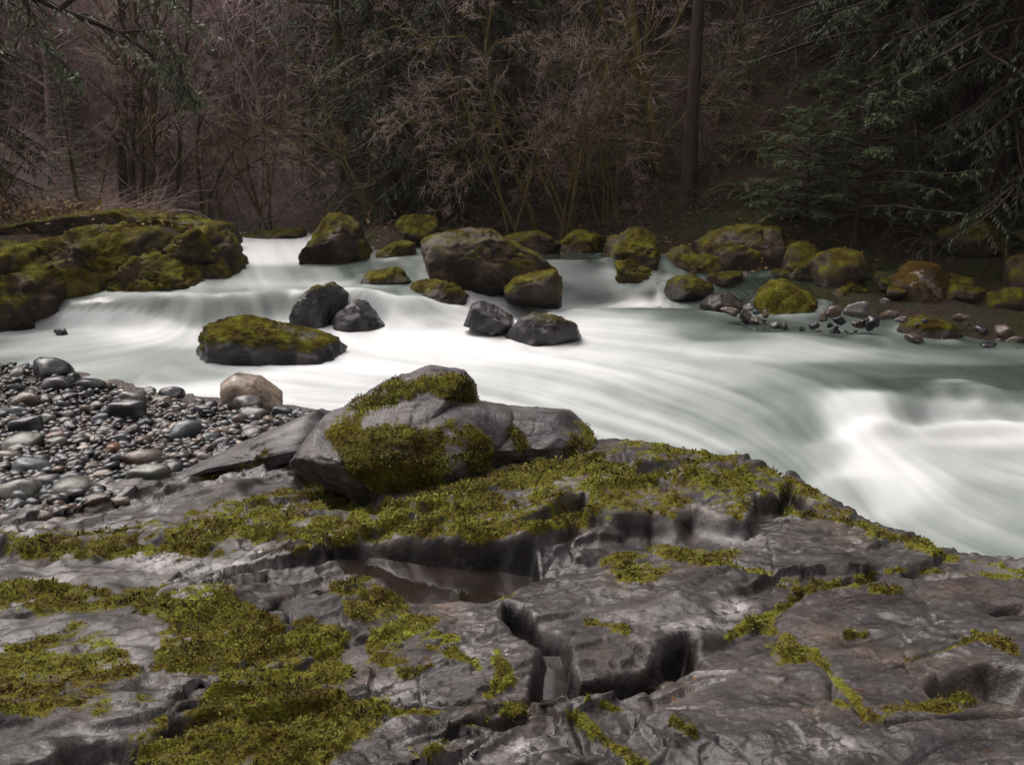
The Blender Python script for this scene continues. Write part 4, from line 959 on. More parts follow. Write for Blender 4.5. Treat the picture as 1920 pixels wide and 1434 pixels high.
# finer pebbles fill the gaps: one heap of gravel
pv, pf = ico(2)
NP = 3900
pxs = g9.uniform(-250, 640, NP * 2); pys = g9.uniform(674, 995, NP * 2)
ok = poly_sd(pxs, pys, GPOLY) > -3
pxs, pys = pxs[ok][:NP], pys[ok][:NP]; NP = len(pxs)
pp = P(pxs, pys, .35); zz = np.minimum(f_g(pp[:, 0], pp[:, 1]), .62); pp = P(pxs, pys, zz); zz = np.minimum(f_g(pp[:, 0], pp[:, 1]), .62)
rr = np.clip(g9.lognormal(-3.25, .38, NP), .018, .085)
sc = rr[:, None] * np.stack([np.ones(NP), g9.uniform(.6, .95, NP), g9.uniform(.4, .75, NP)], -1)
an = g9.uniform(0, 6.28, NP); c_, s_ = np.cos(an), np.sin(an)
pvv = pv[None] * (1 + .16 * g9.standard_normal((NP, len(pv), 1)) * .5)
loc = pvv * sc[:, None]
X = loc[..., 0] * c_[:, None] - loc[..., 1] * s_[:, None]; Y = loc[..., 0] * s_[:, None] + loc[..., 1] * c_[:, None]; Z = loc[..., 2] + .35 * X * g9.uniform(-1, 1, (NP, 1))
PV = np.stack([X + pp[:, 0:1], Y + pp[:, 1:2], Z + (zz - .03 + rr * .3 + g9.uniform(-.01, .03, NP))[:, None]], -1).reshape(-1, 3)
PF = (pf[None] + (np.arange(NP) * len(pv))[:, None, None]).reshape(-1, 3)
t = NT('mixed_pebbles')
col = t.ramp(t.attr('tone'), [(0, (.018, .018, .021)), (.18, (.05, .054, .06)), (.33, (.10, .11, .115)), (.46, (.035, .034, .036)), (.58, (.085, .065, .05)), (.66, (.15, .115, .09)), (.74, (.12, .065, .045)), (.8, (.10, .10, .085)), (.9, (.20, .175, .15)), (.97, (.32, .29, .25))], 'CONSTANT')
cc = t.coord(); nn = t.noise(cc, 40, 4, .7)
M['pebbles'] = t.done(t.bsdf(t.mix(.7, t.mix(1.0, col, (.42, .42, .44), 'MULTIPLY'), t.ramp(nn, [(.3, .6), (.7, 1.4)]), 'MULTIPLY'), .26, .25, t.bump(nn, .5, .01)))
tag(link('gravel', new_mesh('gravel', PV, PF, {'tone': np.repeat(g9.random(NP), len(pv))}), M['pebbles']), 'fine mixed pebbles filling the gaps between the cobbles', 'gravel', kind='stuff')

# loose stones along the right shore and a few at the foot of the left ledge
SH = [(1285, 588, 34, 'brown'), (1345, 590, 30, 'dark slate'), (1372, 582, 36, 'brown'), (1396, 590, 34, 'grey'), (1412, 600, 26, 'grey'), (1400, 575, 30, 'grey'), (1445, 600, 30, 'grey'), (1568, 592, 48, 'brown'), (1612, 590, 44, 'grey'), (1640, 600, 34, 'dark slate'), (1668, 592, 40, 'brown'), (1580, 602, 26, 'dark slate'), (1610, 606, 30, 'dark slate'), (1545, 590, 30, 'brown'), (1690, 600, 30, 'grey'), (1655, 572, 30, 'grey'), (1530, 606, 30, 'dark slate'),
      (1660, 636, 34, 'brown'), (1712, 640, 40, 'brown'), (1830, 622, 50, 'dark slate'), (1870, 634, 44, 'dark slate'), (1895, 640, 50, 'brown'), (1850, 648, 36, 'dark slate'), (1800, 600, 36, 'brown'), (1880, 612, 44, 'brown'), (1470, 612, 24, 'dark slate'), (1500, 612, 26, 'grey'), (118, 627, 26, 'dark slate')]
shp = []
for s_ in range(6):
    g = np.random.default_rng(950 + s_); v, f = ico(3); V = v * np.array([1, g.uniform(.6, .9), g.uniform(.5, .8)])
    for q in range(14):
        n_ = g.standard_normal(3); n_ /= np.linalg.norm(n_); dp = V @ n_; V = V - np.maximum(dp - dp.max() * g.uniform(.55, .82), 0)[:, None] * n_ * .95
    V = V + v * (.12 * fbm(v[:, 0] * 2 + s_ * 9, v[:, 1] * 2, v[:, 2] * 2, o=4, s=s_))[:, None]
    shp.append((V, f))
for _k in range(46):
    _u = g9.random(); SH.append((float(1330 + 590 * _u + g9.normal(0, 14)), float(578 + 58 * _u + g9.normal(0, 11) + (10 if _u < .5 else 0)), float(g9.uniform(9, 26)), ['dark slate', 'brown', 'dark slate', 'blue grey', 'dark slate'][_k % 5]))
for i, (px, py, w_, kd) in enumerate(SH):
    px += float(g9.normal(0, 3)); py += float(g9.normal(0, 3)); w_ *= float(g9.uniform(.7, 1.25))
    p = P(px, py, .08); zw = float(water_z(np.array([p[0]]), np.array([p[1]]))[0]); p = P(px, py, zw + .02)
    r = .5 * w_ / F_PX * np.linalg.norm(p - [0, 0, 3]); ms = 20 + i % 6
    if (ms, kd) not in _pm:
        _pm[(ms, kd)] = new_mesh('shore_stone', *shp[ms - 20]); _pm[(ms, kd)].materials.append(STONE[kd])
    o = link('shore_stone', _pm[(ms, kd)], loc=(p[0], p[1], zw + r * float(g9.uniform(-.15, .35)))); o.scale = (r, r, r * float(g9.uniform(.7, 1.2))); o.rotation_euler = (g9.uniform(-.3, .3), g9.uniform(-.3, .3), g9.uniform(0, 6))
    left = px < 300
    tag(o, ('%s stone at the waterline under the mossy left ledge' if left else ('sizeable ' if w_ > 30 else 'little ') + '%s stone lying in the shallows along the right shore') % kd, 'stone', 'stones under the left ledge' if left else 'stones along the right shore')


# ------------------------------------------------------------------ trees
def nrm(v): return v / (np.linalg.norm(v, axis=-1, keepdims=True) + 1e-9)

def tubes(pts, rad, sides):
    """pts (B,n,3), rad (B,n) -> verts, quads"""
    B, n, _ = pts.shape
    T = nrm(np.gradient(pts, axis=1))
    ref = np.where(np.abs(T[..., 2:3]) > .9, np.array([1., 0, 0]), np.array([0, 0, 1.]))
    S = nrm(np.cross(T, ref)); Q = np.cross(T, S)
    a = np.arange(sides) * 2 * math.pi / sides
    v = pts[:, :, None] + rad[:, :, None, None] * (np.cos(a)[:, None] * S[:, :, None] + np.sin(a)[:, None] * Q[:, :, None])
    i = np.arange(n - 1)[:, None] * sides + np.arange(sides)[None]
    j = np.arange(n - 1)[:, None] * sides + (np.arange(sides)[None] + 1) % sides
    q = np.stack([i, j, j + sides, i + sides], -1).reshape(-1, 4)
    f = q[None] + (np.arange(B) * n * sides)[:, None, None]
    return v.reshape(-1, 3), f.reshape(-1, 4)

def join(parts):
    V, F, A, n = [], [], [], 0
    for p in parts:
        V.append(p[0]); F.append(p[1] + n); n += len(p[0])
    return np.concatenate(V), np.concatenate(F)

def spawn(g, pts, ln, r, per, tr, ang, ratio, n, up=0., wob=.15, flat=False, rr=.5, taper=.25, tw=None, shrink=.6):
    """children growing from parent polylines"""
    B, m, _ = pts.shape
    k = B * per
    pi = np.repeat(np.arange(B), per)
    t = (np.tile(np.arange(per), B) + g.random(k)) / per
    t = tr[0] + (tr[1] - tr[0]) * t
    s = t * (m - 1); i = np.minimum(s.astype(int), m - 2); f = (s - i)[:, None]
    p = pts[pi, i] * (1 - f) + pts[pi, i + 1] * f
    tan = nrm(pts[pi, i + 1] - pts[pi, i])
    if flat:                                            # left and right of a bough, in the plane of the bough
        sd_ = nrm(np.cross(tan, np.array([0, 0, 1.])) + .25 * g.standard_normal((k, 3))) * np.where(np.arange(k) % 2, 1, -1)[:, None]
    else:
        sd_ = nrm(np.cross(tan, g.standard_normal((k, 3))))
    a = g.uniform(ang[0], ang[1], k)[:, None]
    d = nrm(np.cos(a) * tan + np.sin(a) * sd_)
    L = ln[pi] * g.uniform(ratio[0], ratio[1], k) * (1 - shrink * t)
    out = np.zeros((k, n, 3)); out[:, 0] = p
    for q in range(1, n):
        d = nrm(d + wob * g.standard_normal((k, 3)) + np.array([0, 0, up]))
        out[:, q] = out[:, q - 1] + d * (L / (n - 1))[:, None]
    r0 = (r[pi, i] * (1 - f[:, 0]) + r[pi, i + 1] * f[:, 0]) * rr
    R_ = r0[:, None] * np.linspace(1, taper, n)[None]
    return out, L, R_

def bark_mat(name, c0, c1, c2, moss=None, sc=6):
    t = NT(name); c = t.coord(scale=(1, 1, .3))
    n1 = t.noise(c, sc, 5, .7, .4); c2_ = t.coord(); n2 = t.noise(c2_, 1.3, 3)
    col = t.ramp(n1, [(.3, c0), (.55, c1), (.75, c2)])
    if moss:
        col = t.mix(t.ramp(n2, [(.42, 0.0), (.6, .9)]), col, t.ramp(n1, [(.3, moss[0]), (.7, moss[1])]))
    return t.done(t.bsdf(col, .9, .2, t.bump(n1, .8, .05)))
M['bark_dark'] = bark_mat('dark_conifer_bark', (.012, .008, .008), (.032, .022, .019), (.06, .042, .036))
M['bark_red'] = bark_mat('red_brown_bark', (.018, .009, .007), (.045, .026, .020), (.08, .05, .038))
M['bark_alder'] = bark_mat('grey_brown_mossy_bark', (.014, .010, .008), (.045, .034, .026), (.09, .072, .056), ((.03, .024, .006), (.09, .07, .014)))
M['bark_haze'] = bark_mat('haze_mauve_bark', (.10, .07, .07), (.20, .145, .145), (.30, .23, .23))  # bark of far trees, distant haze put into its colour
M['bark_moss'] = bark_mat('moss_wrapped_bark', (.026, .019, .010), (.075, .056, .022), (.15, .115, .042), ((.04, .034, .010), (.13, .108, .028)), 9)
def twig_mat(name, c0, c1):
    t = NT(name); c = t.coord()
    col = t.ramp(t.noise(c, .8, 3), [(.35, c0), (.65, c1)])
    return t.done(t.bsdf(col, .8, .25))
M['twig'] = twig_mat('pinkish_brown_twigs', (.19, .138, .125), (.36, .275, .25))
M['twig_gold'] = twig_mat('mossy_golden_twigs', (.13, .095, .04), (.24, .18, .08))
M['twig_haze'] = twig_mat('haze_mauve_twigs', (.50, .37, .39), (.68, .54, .56))  # far twigs lightened to mauve so their colour carries the haze
M['fern_stem'] = twig_mat('dark_green_brush', (.012, .020, .009), (.04, .055, .02))
M['twig_dark'] = twig_mat('dark_thicket_twigs', (.045, .028, .022), (.10, .066, .054))
def leaf_mat(name, c0, c1, c2):
    t = NT(name)
    col = t.ramp(t.attr('tone'), [(0, c0), (.55, c1), (1, c2)])
    b = t.bsdf(col, .65, .3)
    tr = t.n('BsdfTranslucent'); t.set(tr.inputs['Color'], col)
    mx = t.n('MixShader'); mx.inputs[0].default_value = .25
    t.t.links.new(b, mx.inputs[1]); t.t.links.new(tr.outputs[0], mx.inputs[2])
    return t.done(mx.outputs[0])
M['needle'] = leaf_mat('dark_green_needles', (.008, .015, .006), (.024, .040, .013), (.060, .085, .025))
M['needle_grey'] = leaf_mat('grey_green_needles', (.030, .040, .024), (.085, .105, .062), (.16, .185, .11))
M['needle_bright'] = leaf_mat('fresh_green_needles', (.010, .020, .007), (.032, .055, .015), (.075, .11, .028))
M['leaf_autumn'] = leaf_mat('withered_orange_leaves', (.06, .028, .010), (.13, .066, .022), (.19, .13, .03))
M['fern'] = leaf_mat('dark_fern_green', (.012, .022, .010), (.030, .050, .020), (.075, .095, .04))

def leaves(p, d, L, w, tone, curl=.0):
    """pointed leaf blades: p base, d direction"""
    k = len(p)
    s = nrm(np.cross(d, np.array([0, 0, 1.]) + .5 * np.sin(np.arange(k) * 2.4)[:, None] * np.array([1, .4, 0])))
    mid = p + d * (L * .5)[:, None]; tip = p + d * L[:, None] - np.array([0, 0, 1.]) * (L * curl)[:, None]
    v = np.stack([p, mid + s * w[:, None], tip, mid - s * w[:, None]], 1).reshape(-1, 3)
    f = np.arange(k * 4).reshape(-1, 4)
    return v, f, np.repeat(tone, 4)

def bare_tree_meshes(seed, H, r0, lean=.06, fb=.3, nl=(11, 6, 5, 3), up=(.04, .05, .0), wob=.14, spread=(.5, 1.1), twig_r=.006, lr=(.30, .55)):
    g = np.random.default_rng(seed)
    n = 14; d = nrm(np.array([g.normal(0, lean), g.normal(0, lean), 1.]))[None]
    pts = np.zeros((1, n, 3))
    for q in range(1, n):
        d = nrm(d + .05 * g.standard_normal((1, 3)) + np.array([0, 0, .03])); pts[:, q] = pts[:, q - 1] + d * H / (n - 1)
    r = r0 * np.linspace(1, .12, n)[None] ** .9; r[:, 0] *= 1.35
    pts[:, 0, 2] -= .3
    return grow_bare(g, pts, np.array([H]), r, fb, nl, up, wob, spread, twig_r, lr)

def grow_bare(g, pts, ln, r, fb, nl, up, wob, spread, twig_r, lr, sides0=9):
    A1, L1, R1 = spawn(g, pts, ln, r, nl[0], (fb, .99), spread, lr, 9, up[0], wob, rr=.55)
    A2, L2, R2 = spawn(g, A1, L1, R1, nl[1], (.2, 1.), (.4, 1.0), (.35, .7), 7, up[1], wob * 1.1, rr=.6, shrink=.4)
    A3, L3, R3 = spawn(g, A2, L2, R2, nl[2], (.15, 1.), (.3, .8), (.5, 1.0), 5, up[2], wob * .8, rr=.6, shrink=.3)
    parts = [tubes(A3, np.maximum(R3, twig_r * np.linspace(1, .45, 5)), 3)]
    if nl[3]:
        A4, L4, R4 = spawn(g, A3, L3, R3, nl[3], (.2, 1.), (.25, .7), (.5, 1.0), 4, up[2], wob * .7, rr=.6, shrink=.2)
        parts.append(tubes(A4, np.maximum(R4, twig_r * np.linspace(.6, .25, 4)), 3))
    trunk = join([tubes(pts, r, sides0), tubes(A1, np.maximum(R1, twig_r * 1.3), 6), tubes(A2, np.maximum(R2, twig_r * 1.1), 4)])
    return trunk, join(parts)

def conifer_meshes(seed, H, r0, cb, maxr, nb=70, droop=-.05, leaf=.13, per2=12, per3=9, shape=.8, hang=.25, topr=.06, dens=1.0):
    g = np.random.default_rng(seed)
    n = 14; d = np.array([[g.normal(0, .02), g.normal(0, .02), 1.]])
    pts = np.zeros((1, n, 3))
    for q in range(1, n):
        d = nrm(d + .015 * g.standard_normal((1, 3))); pts[:, q] = pts[:, q - 1] + d * H / (n - 1)
    pts[:, 0, 2] -= .4
    r = r0 * np.linspace(1, .06, n)[None]; r[:, 0] *= 1.3
    # boughs
    t = cb / H + (1 - cb / H) * ((np.arange(nb) + g.random(nb)) / nb)
    s = t * (n - 1); i = np.minimum(s.astype(int), n - 2); f = (s - i)[:, None]
    p = pts[0, i] * (1 - f) + pts[0, i + 1] * f
    az = np.arange(nb) * 2.4 + g.normal(0, .4, nb)
    rel = (t - cb / H) / (1 - cb / H)
    L = maxr * np.maximum((1 - rel) ** shape, topr) * g.uniform(.65, 1.1, nb)
    d = nrm(np.stack([np.cos(az), np.sin(az), .15 + .35 * rel], -1))
    m = 9; bo = np.zeros((nb, m, 3)); bo[:, 0] = p
    for q in range(1, m):
        d = nrm(d + .05 * g.standard_normal((nb, 3)) + np.array([0, 0, droop * (1.6 if q < 6 else -.5)])); bo[:, q] = bo[:, q - 1] + d * (L / (m - 1))[:, None]
    br = (.012 + .012 * L)[:, None] * np.linspace(1, .2, m)[None]
    A2, L2, R2 = spawn(g, bo, np.maximum(L, .8), br, per2, (.12, 1.), (.6, 1.05), (.16, .34), 5, -hang * .4, .06, flat=True, rr=.5, shrink=.45)
    kk = len(A2)
    k3 = per3
    idx = np.repeat(np.arange(kk), k3); tt = (np.tile(np.arange(k3), kk) + g.random(kk * k3)) / k3
    ss = tt * 4; ii = np.minimum(ss.astype(int), 3); ff = (ss - ii)[:, None]
    lp = A2[idx, ii] * (1 - ff) + A2[idx, ii + 1] * ff
    tan = nrm(A2[idx, ii + 1] - A2[idx, ii])
    sd_ = nrm(np.cross(tan, np.array([0, 0, 1.]))) * np.where(np.arange(len(idx)) % 2, 1, -1)[:, None]
    ld = nrm(.75 * tan + .7 * sd_ + np.array([0, 0, -hang]) + .25 * g.standard_normal((len(idx), 3)))
    ll = leaf * g.uniform(.6, 1.4, len(idx)) * (1 - .35 * tt)
    tone = np.clip(.35 + .5 * tt * g.random(len(idx)) + .25 * g.standard_normal(kk)[idx] * .6 + .3 * (rel[np.repeat(np.arange(nb), per2)][idx] - .4), 0, 1)
    lv = leaves(lp, ld, ll, ll * .17, tone, .15)
    wood = join([tubes(bo, br, 4), tubes(A2, np.maximum(R2, .004), 3)])
    return tubes(pts, r, 10), wood, lv

def place(name, meshes, loc, rz, sc, label, cat, group=None):
    root = link(name, None, loc=loc); root.rotation_euler = (0, 0, rz); root.scale = (sc, sc, sc)
    root.empty_display_size = .2
    tag(root, label, cat, group)
    last = None
    for pn, me in meshes:                               # the boughs belong to the crown
        last = link(pn, me, parent=last if pn == 'branches' else root)
    return root

def mk(nm, part, mt, tone=None, smooth=True):
    me = new_mesh(nm, part[0], part[1], {'tone': part[2]} if len(part) > 2 else None, smooth=smooth)
    me.materials.append(M[mt]); return me

def conifer_kind(nm, bark, needle, *a, **k):
    tr, wood, lv = conifer_meshes(*a, **k)
    return [('trunk', mk(nm + '_trunk', tr, bark)), ('crown', mk(nm + '_crown', lv, needle, smooth=False)), ('branches', mk(nm + '_wood', wood, bark))]
def bare_kind(nm, bark, twig, *a, **k):
    tr, tw = bare_tree_meshes(*a, **k)
    return [('trunk', mk(nm + '_trunk', tr, bark)), ('crown', mk(nm + '_twigs', tw, twig))]

def at(px, dist):
    """ground point straight behind image column px at that distance"""
    x = (px - CX) / F_PX * dist * ca
    zz = gz(x, dist); x = (px - CX) / F_PX * (dist * ca + (CAMZ - zz) * sa)
    return x, dist, gz(x, dist)

# --- kinds
K_cedar = conifer_kind('cedar', 'bark_dark', 'needle', 1001, 15, .26, .4, 4.2, nb=120, droop=-.10, leaf=.13, per2=15, per3=14, hang=.45, shape=.75)
K_cedar2 = conifer_kind('cedar_b', 'bark_dark', 'needle', 1002, 11, .20, .2, 3.4, nb=100, droop=-.12, leaf=.125, per2=15, per3=14, hang=.5, shape=.7)
K_hem = conifer_kind('hemlock', 'bark_dark', 'needle_bright', 1003, 20, .26, 1.5, 4.0, nb=120, droop=-.07, leaf=.125, per2=15, per3=13, hang=.35)
K_tall = conifer_kind('tall_fir', 'bark_dark', 'needle', 1004, 30, .165, 10.5, 4.6, nb=110, droop=-.05, leaf=.17, per2=13, per3=10, hang=.3)
K_grey = conifer_kind('grey_fir', 'bark_alder', 'needle_grey', 1005, 14, .18, .6, 2.8, nb=100, droop=-.05, leaf=.12, per2=13, per3=12, hang=.25)
K_low = conifer_kind('sapling', 'bark_dark', 'needle_bright', 1006, 3.2, .06, .3, 2.6, nb=34, droop=-.03, leaf=.10, per2=18, per3=16, hang=.18, shape=.35)
B_a = bare_kind('alder_a', 'bark_alder', 'twig', 1101, 13, .13, nl=(20, 7, 5, 3), twig_r=.009, fb=.2)
B_b = bare_kind('alder_b', 'bark_alder', 'twig', 1102, 11, .10, nl=(20, 7, 5, 3), lean=.12, twig_r=.009, fb=.12)
B_c = bare_kind('alder_c', 'bark_alder', 'twig_gold', 1103, 9, .10, nl=(14, 6, 5, 3), fb=.15, lean=.16, twig_r=.007)
B_d = bare_kind('vine_maple', 'bark_moss', 'twig', 1104, 6, .06, nl=(11, 5, 3, 2), fb=.12, lean=.35, up=(-.02, -.03, -.03), wob=.12, twig_r=.006)
B_far = bare_kind('far_alder', 'bark_haze', 'twig_haze', 1105, 15, .11, nl=(24, 7, 5, 3), twig_r=.015, fb=.12)
B_far2 = bare_kind('far_alder_b', 'bark_haze', 'twig_haze', 1106, 13, .09, nl=(24, 7, 5, 3), fb=.08, twig_r=.015)

def put(name, kind, px, dist, label, cat='tree', group=None, rz=None, sc=1.0, dz=0.):
    x, y, zz = at(px, dist)
    return place(name, kind, (x, y, zz + dz), rng.uniform(0, 6.28) if rz is None else rz, sc, label, cat, group)

# --- singled-out trees
put('fir_tree', K_tall, 1290, 22.3, 'tall straight fir with a bare dark trunk above the mossy boulders', rz=1.0)
put('fir_tree', K_tall, 1372, 29, 'slim straight dark trunk on the slope right of the tallest trunk', rz=3.0, sc=.62)
put('cedar_tree', K_cedar, 850, 24.8, 'dense dark cedar with boughs sweeping to the ground behind the largest boulder', rz=.4, sc=.95)
put('cedar_tree', K_cedar2, 735, 25.5, 'shorter bushy cedar between the pale fir and the dense dark cedar', rz=2.2, sc=1.0)
put('cedar_tree', K_cedar2, 960, 27.5, 'dark cedar half hidden behind the leaning mossy tree', rz=4.2, sc=1.1)
put('cedar_tree', K_grey, 650, 29, 'pale grey green fir at the edge of the bare wood', rz=.9, sc=1.1)
put('cedar_tree', K_grey, 1360, 33, 'bluish grey fir high on the slope behind the slim trunk', rz=2.9, sc=1.2)
put('hemlock_tree', K_hem, 1640, 22.5, 'big dark hemlock whose lit green boughs reach over the right slope', rz=.2, sc=1.0)
put('hemlock_tree', K_hem, 1800, 20.8, 'black shaded hemlock standing behind the reddish dome boulder', rz=1.7, sc=1.05)
put('hemlock_tree', K_cedar, 1960, 18.6, 'dark cedar filling the right edge above the layered grey ledge', rz=2.7, sc=1.0)
put('hemlock_tree', K_cedar, 1730, 25.5, 'deeply shaded cedar behind the two big hemlocks', rz=5.1, sc=1.1)
put('hemlock_tree', K_hem, 1530, 27, 'hemlock with fresh green sprays on the slope beside the ferns', rz=3.9, sc=.9)
put('hemlock_tree', K_cedar, 1900, 23.5, 'shaded cedar behind the edge cedar on the right bank', rz=4.4, sc=1.1)
put('hemlock_tree', K_cedar2, 1700, 20.6, 'low skirted cedar shading the rocks behind the green hump boulder', rz=1.9, sc=.9)
put('hemlock_tree', K_cedar2, 1870, 19.2, 'bushy cedar drooping over the dark moss draped ledge', rz=4.9, sc=1.0)
put('hemlock_tree', K_cedar2, 1760, 23.2, 'bushy cedar in deep shade between the two hemlocks', rz=3.2, sc=1.2)
put('conifer_sapling', K_low, 1600, 18.9, 'low spreading hemlock sapling drooping over the huge square boulder', 'sapling', rz=.5, sc=1.0, dz=.3)
put('conifer_sapling', K_low, 1510, 19.6, 'smaller hemlock sapling tucked beside the mossy square boulder', 'sapling', rz=2.5, sc=.75, dz=.2)
put('cedar_tree', K_cedar, -175, 20.5, 'dark cedar at the left edge above the moss ledge', rz=.6, sc=1.0)
put('cedar_tree', K_cedar2, -60, 26, 'bushy cedar behind the left edge cedar', rz=3.6, sc=1.0)
put('cedar_tree', K_grey, 150, 23.2, 'small grey green fir with orange shrubs at its foot', rz=1.2, sc=.32)
put('cedar_tree', K_grey, 590, 33, 'dim grey fir upstream of the tall rounded boulder', rz=2.2, sc=.8)

# --- hand-shaped bare trees
def shaped(name, label, limbs, bark, twig, dist, seed, nl=(7, 5, 4, 3), up=(-.01, -.02, -.03), twig_r=.006, lr=(.22, .45), spread=(.4, 1.0)):
    """limbs: list of (pixel path, start radius, end radius, depth drift); the root stands on the ground at its own distance"""
    g = np.random.default_rng(seed); P_, R_, Ls = [], [], []
    n = 14
    for path, ra, rb, dd in limbs:
        a = np.array(path, float); s_ = np.concatenate([[0], np.cumsum(np.hypot(*np.diff(a, axis=0).T))]); s_ /= s_[-1]
        u = np.linspace(0, 1, n); x = np.interp(u, s_, a[:, 0]); y = np.interp(u, s_, a[:, 1])
        w = D(x, y, dist + dd * u); w[1:] += .04 * np.cumsum(g.standard_normal((n - 1, 3)), 0) * .5
        P_.append(w); R_.append(np.linspace(ra, rb, n)); Ls.append(np.linalg.norm(np.diff(w, axis=0), axis=1).sum())
    pts = np.array(P_); r = np.array(R_)
    base = pts[0, 0].copy(); base[2] = gz(base[0], base[1]); pts[0, 0, 2] = base[2] - .3
    pts = pts - base
    tr, tw = grow_bare(g, pts, np.array(Ls), r, .2, nl, up, .12, spread, twig_r, lr)
    root = place(name, [('trunk', mk(name, tr, bark)), ('crown', mk(name + '_tw', tw, twig))], tuple(base), 0, 1, label, 'tree')
    return root
shaped('maple_tree', 'many limbed mossy maple beside the tall straight trunk, golden moss on its limbs', [
    ([(1248, 440), (1240, 330), (1224, 240), (1206, 160), (1190, 80), (1182, -20), (1178, -220)], .17, .07, 0),
    ([(1208, 170), (1165, 110), (1122, 40), (1098, -40), (1080, -120)], .07, .03, -.6), ([(1210, 160), (1242, 92), (1272, 45), (1310, -20), (1340, -90)], .07, .03, .5), ([(1226, 200), (1172, 178), (1135, 110), (1060, 90), (1000, 120)], .06, .015, -1.0),
    ([(1240, 330), (1205, 262), (1130, 258), (1075, 262), (1030, 300), (985, 345)], .07, .012, -1.2), ([(1224, 240), (1180, 190), (1115, 180), (1060, 215), (1010, 240)], .05, .012, -1.0), ([(1240, 270), (1290, 215), (1340, 170), (1370, 120), (1400, 100)], .05, .012, .4),
    ([(1245, 400), (1238, 365), (1205, 352), (1182, 382), (1170, 400)], .035, .012, -.8), ([(1190, 80), (1170, 20), (1150, -60)], .05, .02, .3)], 'bark_moss', 'twig', 24.0, 1201, nl=(8, 5, 5, 3))
shaped('leaning_tree', 'slender leaning tree with golden moss and arching twigs over the dark cedar', [
    ([(1012, 435), (972, 350), (942, 270), (920, 190), (908, 120), (912, 60), (930, -40)], .065, .025, 0), ([(912, 120), (925, 82), (960, 75), (1010, 100), (1060, 85)], .03, .01, -.3),
    ([(918, 172), (870, 168), (820, 195), (772, 228), (730, 250)], .035, .008, -.8), ([(928, 215), (880, 215), (830, 232), (760, 236), (700, 260)], .035, .008, -.9), ([(908, 110), (870, 62), (800, 70), (740, 45), (690, 70)], .035, .008, -.7),
    ([(945, 280), (1000, 260), (1060, 215), (1120, 190)], .03, .008, -.5), ([(960, 320), (1010, 262), (1040, 258), (1090, 262)], .03, .008, -.5), ([(938, 255), (880, 330), (820, 385), (800, 420)], .02, .008, -.9)], 'bark_moss', 'twig', 22.8, 1202, nl=(8, 5, 4, 3))
for i, (path, ra, rb, dist, lab) in enumerate([
    ([(236, 400), (228, 250), (232, 120), (226, 0), (222, -160)], .15, .07, 26.0, 'thickest dark stem of the alder clump on the left bank'), ([(252, 405), (246, 300), (250, 180), (246, 40), (250, -140)], .10, .05, 25.6, 'second stem close beside the thickest alder stem'),
    ([(284, 412), (280, 300), (286, 180), (290, 60), (292, -150)], .12, .06, 25.0, 'black straight alder stem crossed by the overhanging bough'), ([(262, 410), (268, 300), (266, 230), (275, 140), (300, 60)], .08, .03, 25.2, 'short dark alder stem between the thick stem and the straight stem'),
    ([(328, 415), (334, 300), (330, 190), (352, 60), (362, -80)], .08, .04, 26.5, 'reddish brown alder stem on the open side of the clump'), ([(374, 330), (372, 240), (376, 190), (395, 140), (430, 100)], .06, .02, 28, 'forked sapling stem behind the arching bare branches'),
    ([(380, 400), (420, 300), (452, 262), (520, 230), (600, 240), (640, 270)], .07, .012, 25.5, 'low bare tree throwing pale arching branches over the river'), ([(400, 410), (440, 330), (500, 290), (560, 300), (620, 350)], .05, .01, 24.5, 'small bare shrub tree arching over the far cascade'),
    ([(570, 330), (566, 200), (570, 80), (568, -60)], .06, .03, 34, 'thin dark stem standing apart in the pale bare wood'), ([(618, 330), (614, 200), (620, 60), (612, -60)], .08, .04, 33, 'dark stem at the edge of the pale grey green fir')]):
    shaped('alder_tree', lab, [(path, ra, rb, 0)], 'bark_alder', 'twig' if i != 6 else 'twig_gold', dist, 1300 + i, nl=(16, 5, 4, 3) if i < 6 or i > 7 else (14, 6, 5, 3), lr=(.14, .34), up=(.02, 0, -.01) if i < 6 else (-.02, -.03, -.03))

# thin arching stems before of the dark cedars
ga = np.random.default_rng(66)
for i, (bx0, by0, dist, n_, lab) in enumerate([(1060, 440, 22.2, 6, 'arching bare vine maple leaning left over the moss capped boulder'), (1140, 440, 22.8, 6, 'arching bare vine maple between the leaning tree and the many limbed maple'), (965, 440, 22.4, 5, 'arching bare vine maple in front of the dense dark cedar'),
                                      (1330, 420, 24.5, 4, 'thin golden mossed vine maple right of the tallest trunk'), (700, 420, 24.0, 4, 'thin bare vine maple in front of the shorter bushy cedar'), (500, 440, 24.6, 6, 'bare vine maple with pale arching stems above the far cascade')]):
    lb = []
    for q in range(n_):
        tx_ = bx0 + ga.uniform(-330, 170); ty_ = by0 - ga.uniform(150, 420)
        m1 = (bx0 + (tx_ - bx0) * .28 + ga.normal(0, 18), by0 - (by0 - ty_) * .62); m2 = (bx0 + (tx_ - bx0) * .62, ty_ + 10 + ga.normal(0, 12))
        lb.append(([(bx0 + ga.normal(0, 9), by0), m1, m2, (tx_, ty_ + ga.uniform(0, 60)), (tx_ + (tx_ - bx0) * .3, ty_ + ga.uniform(60, 150))], ga.uniform(.02, .04), .006, ga.uniform(-1.2, .8)))
    shaped('vine_maple', lab, lb, 'bark_moss' if i != 5 else 'bark_alder', 'twig', dist, 1700 + i, nl=(6, 3, 3, 0), twig_r=.005, lr=(.2, .45), up=(-.02, -.03, -.03))

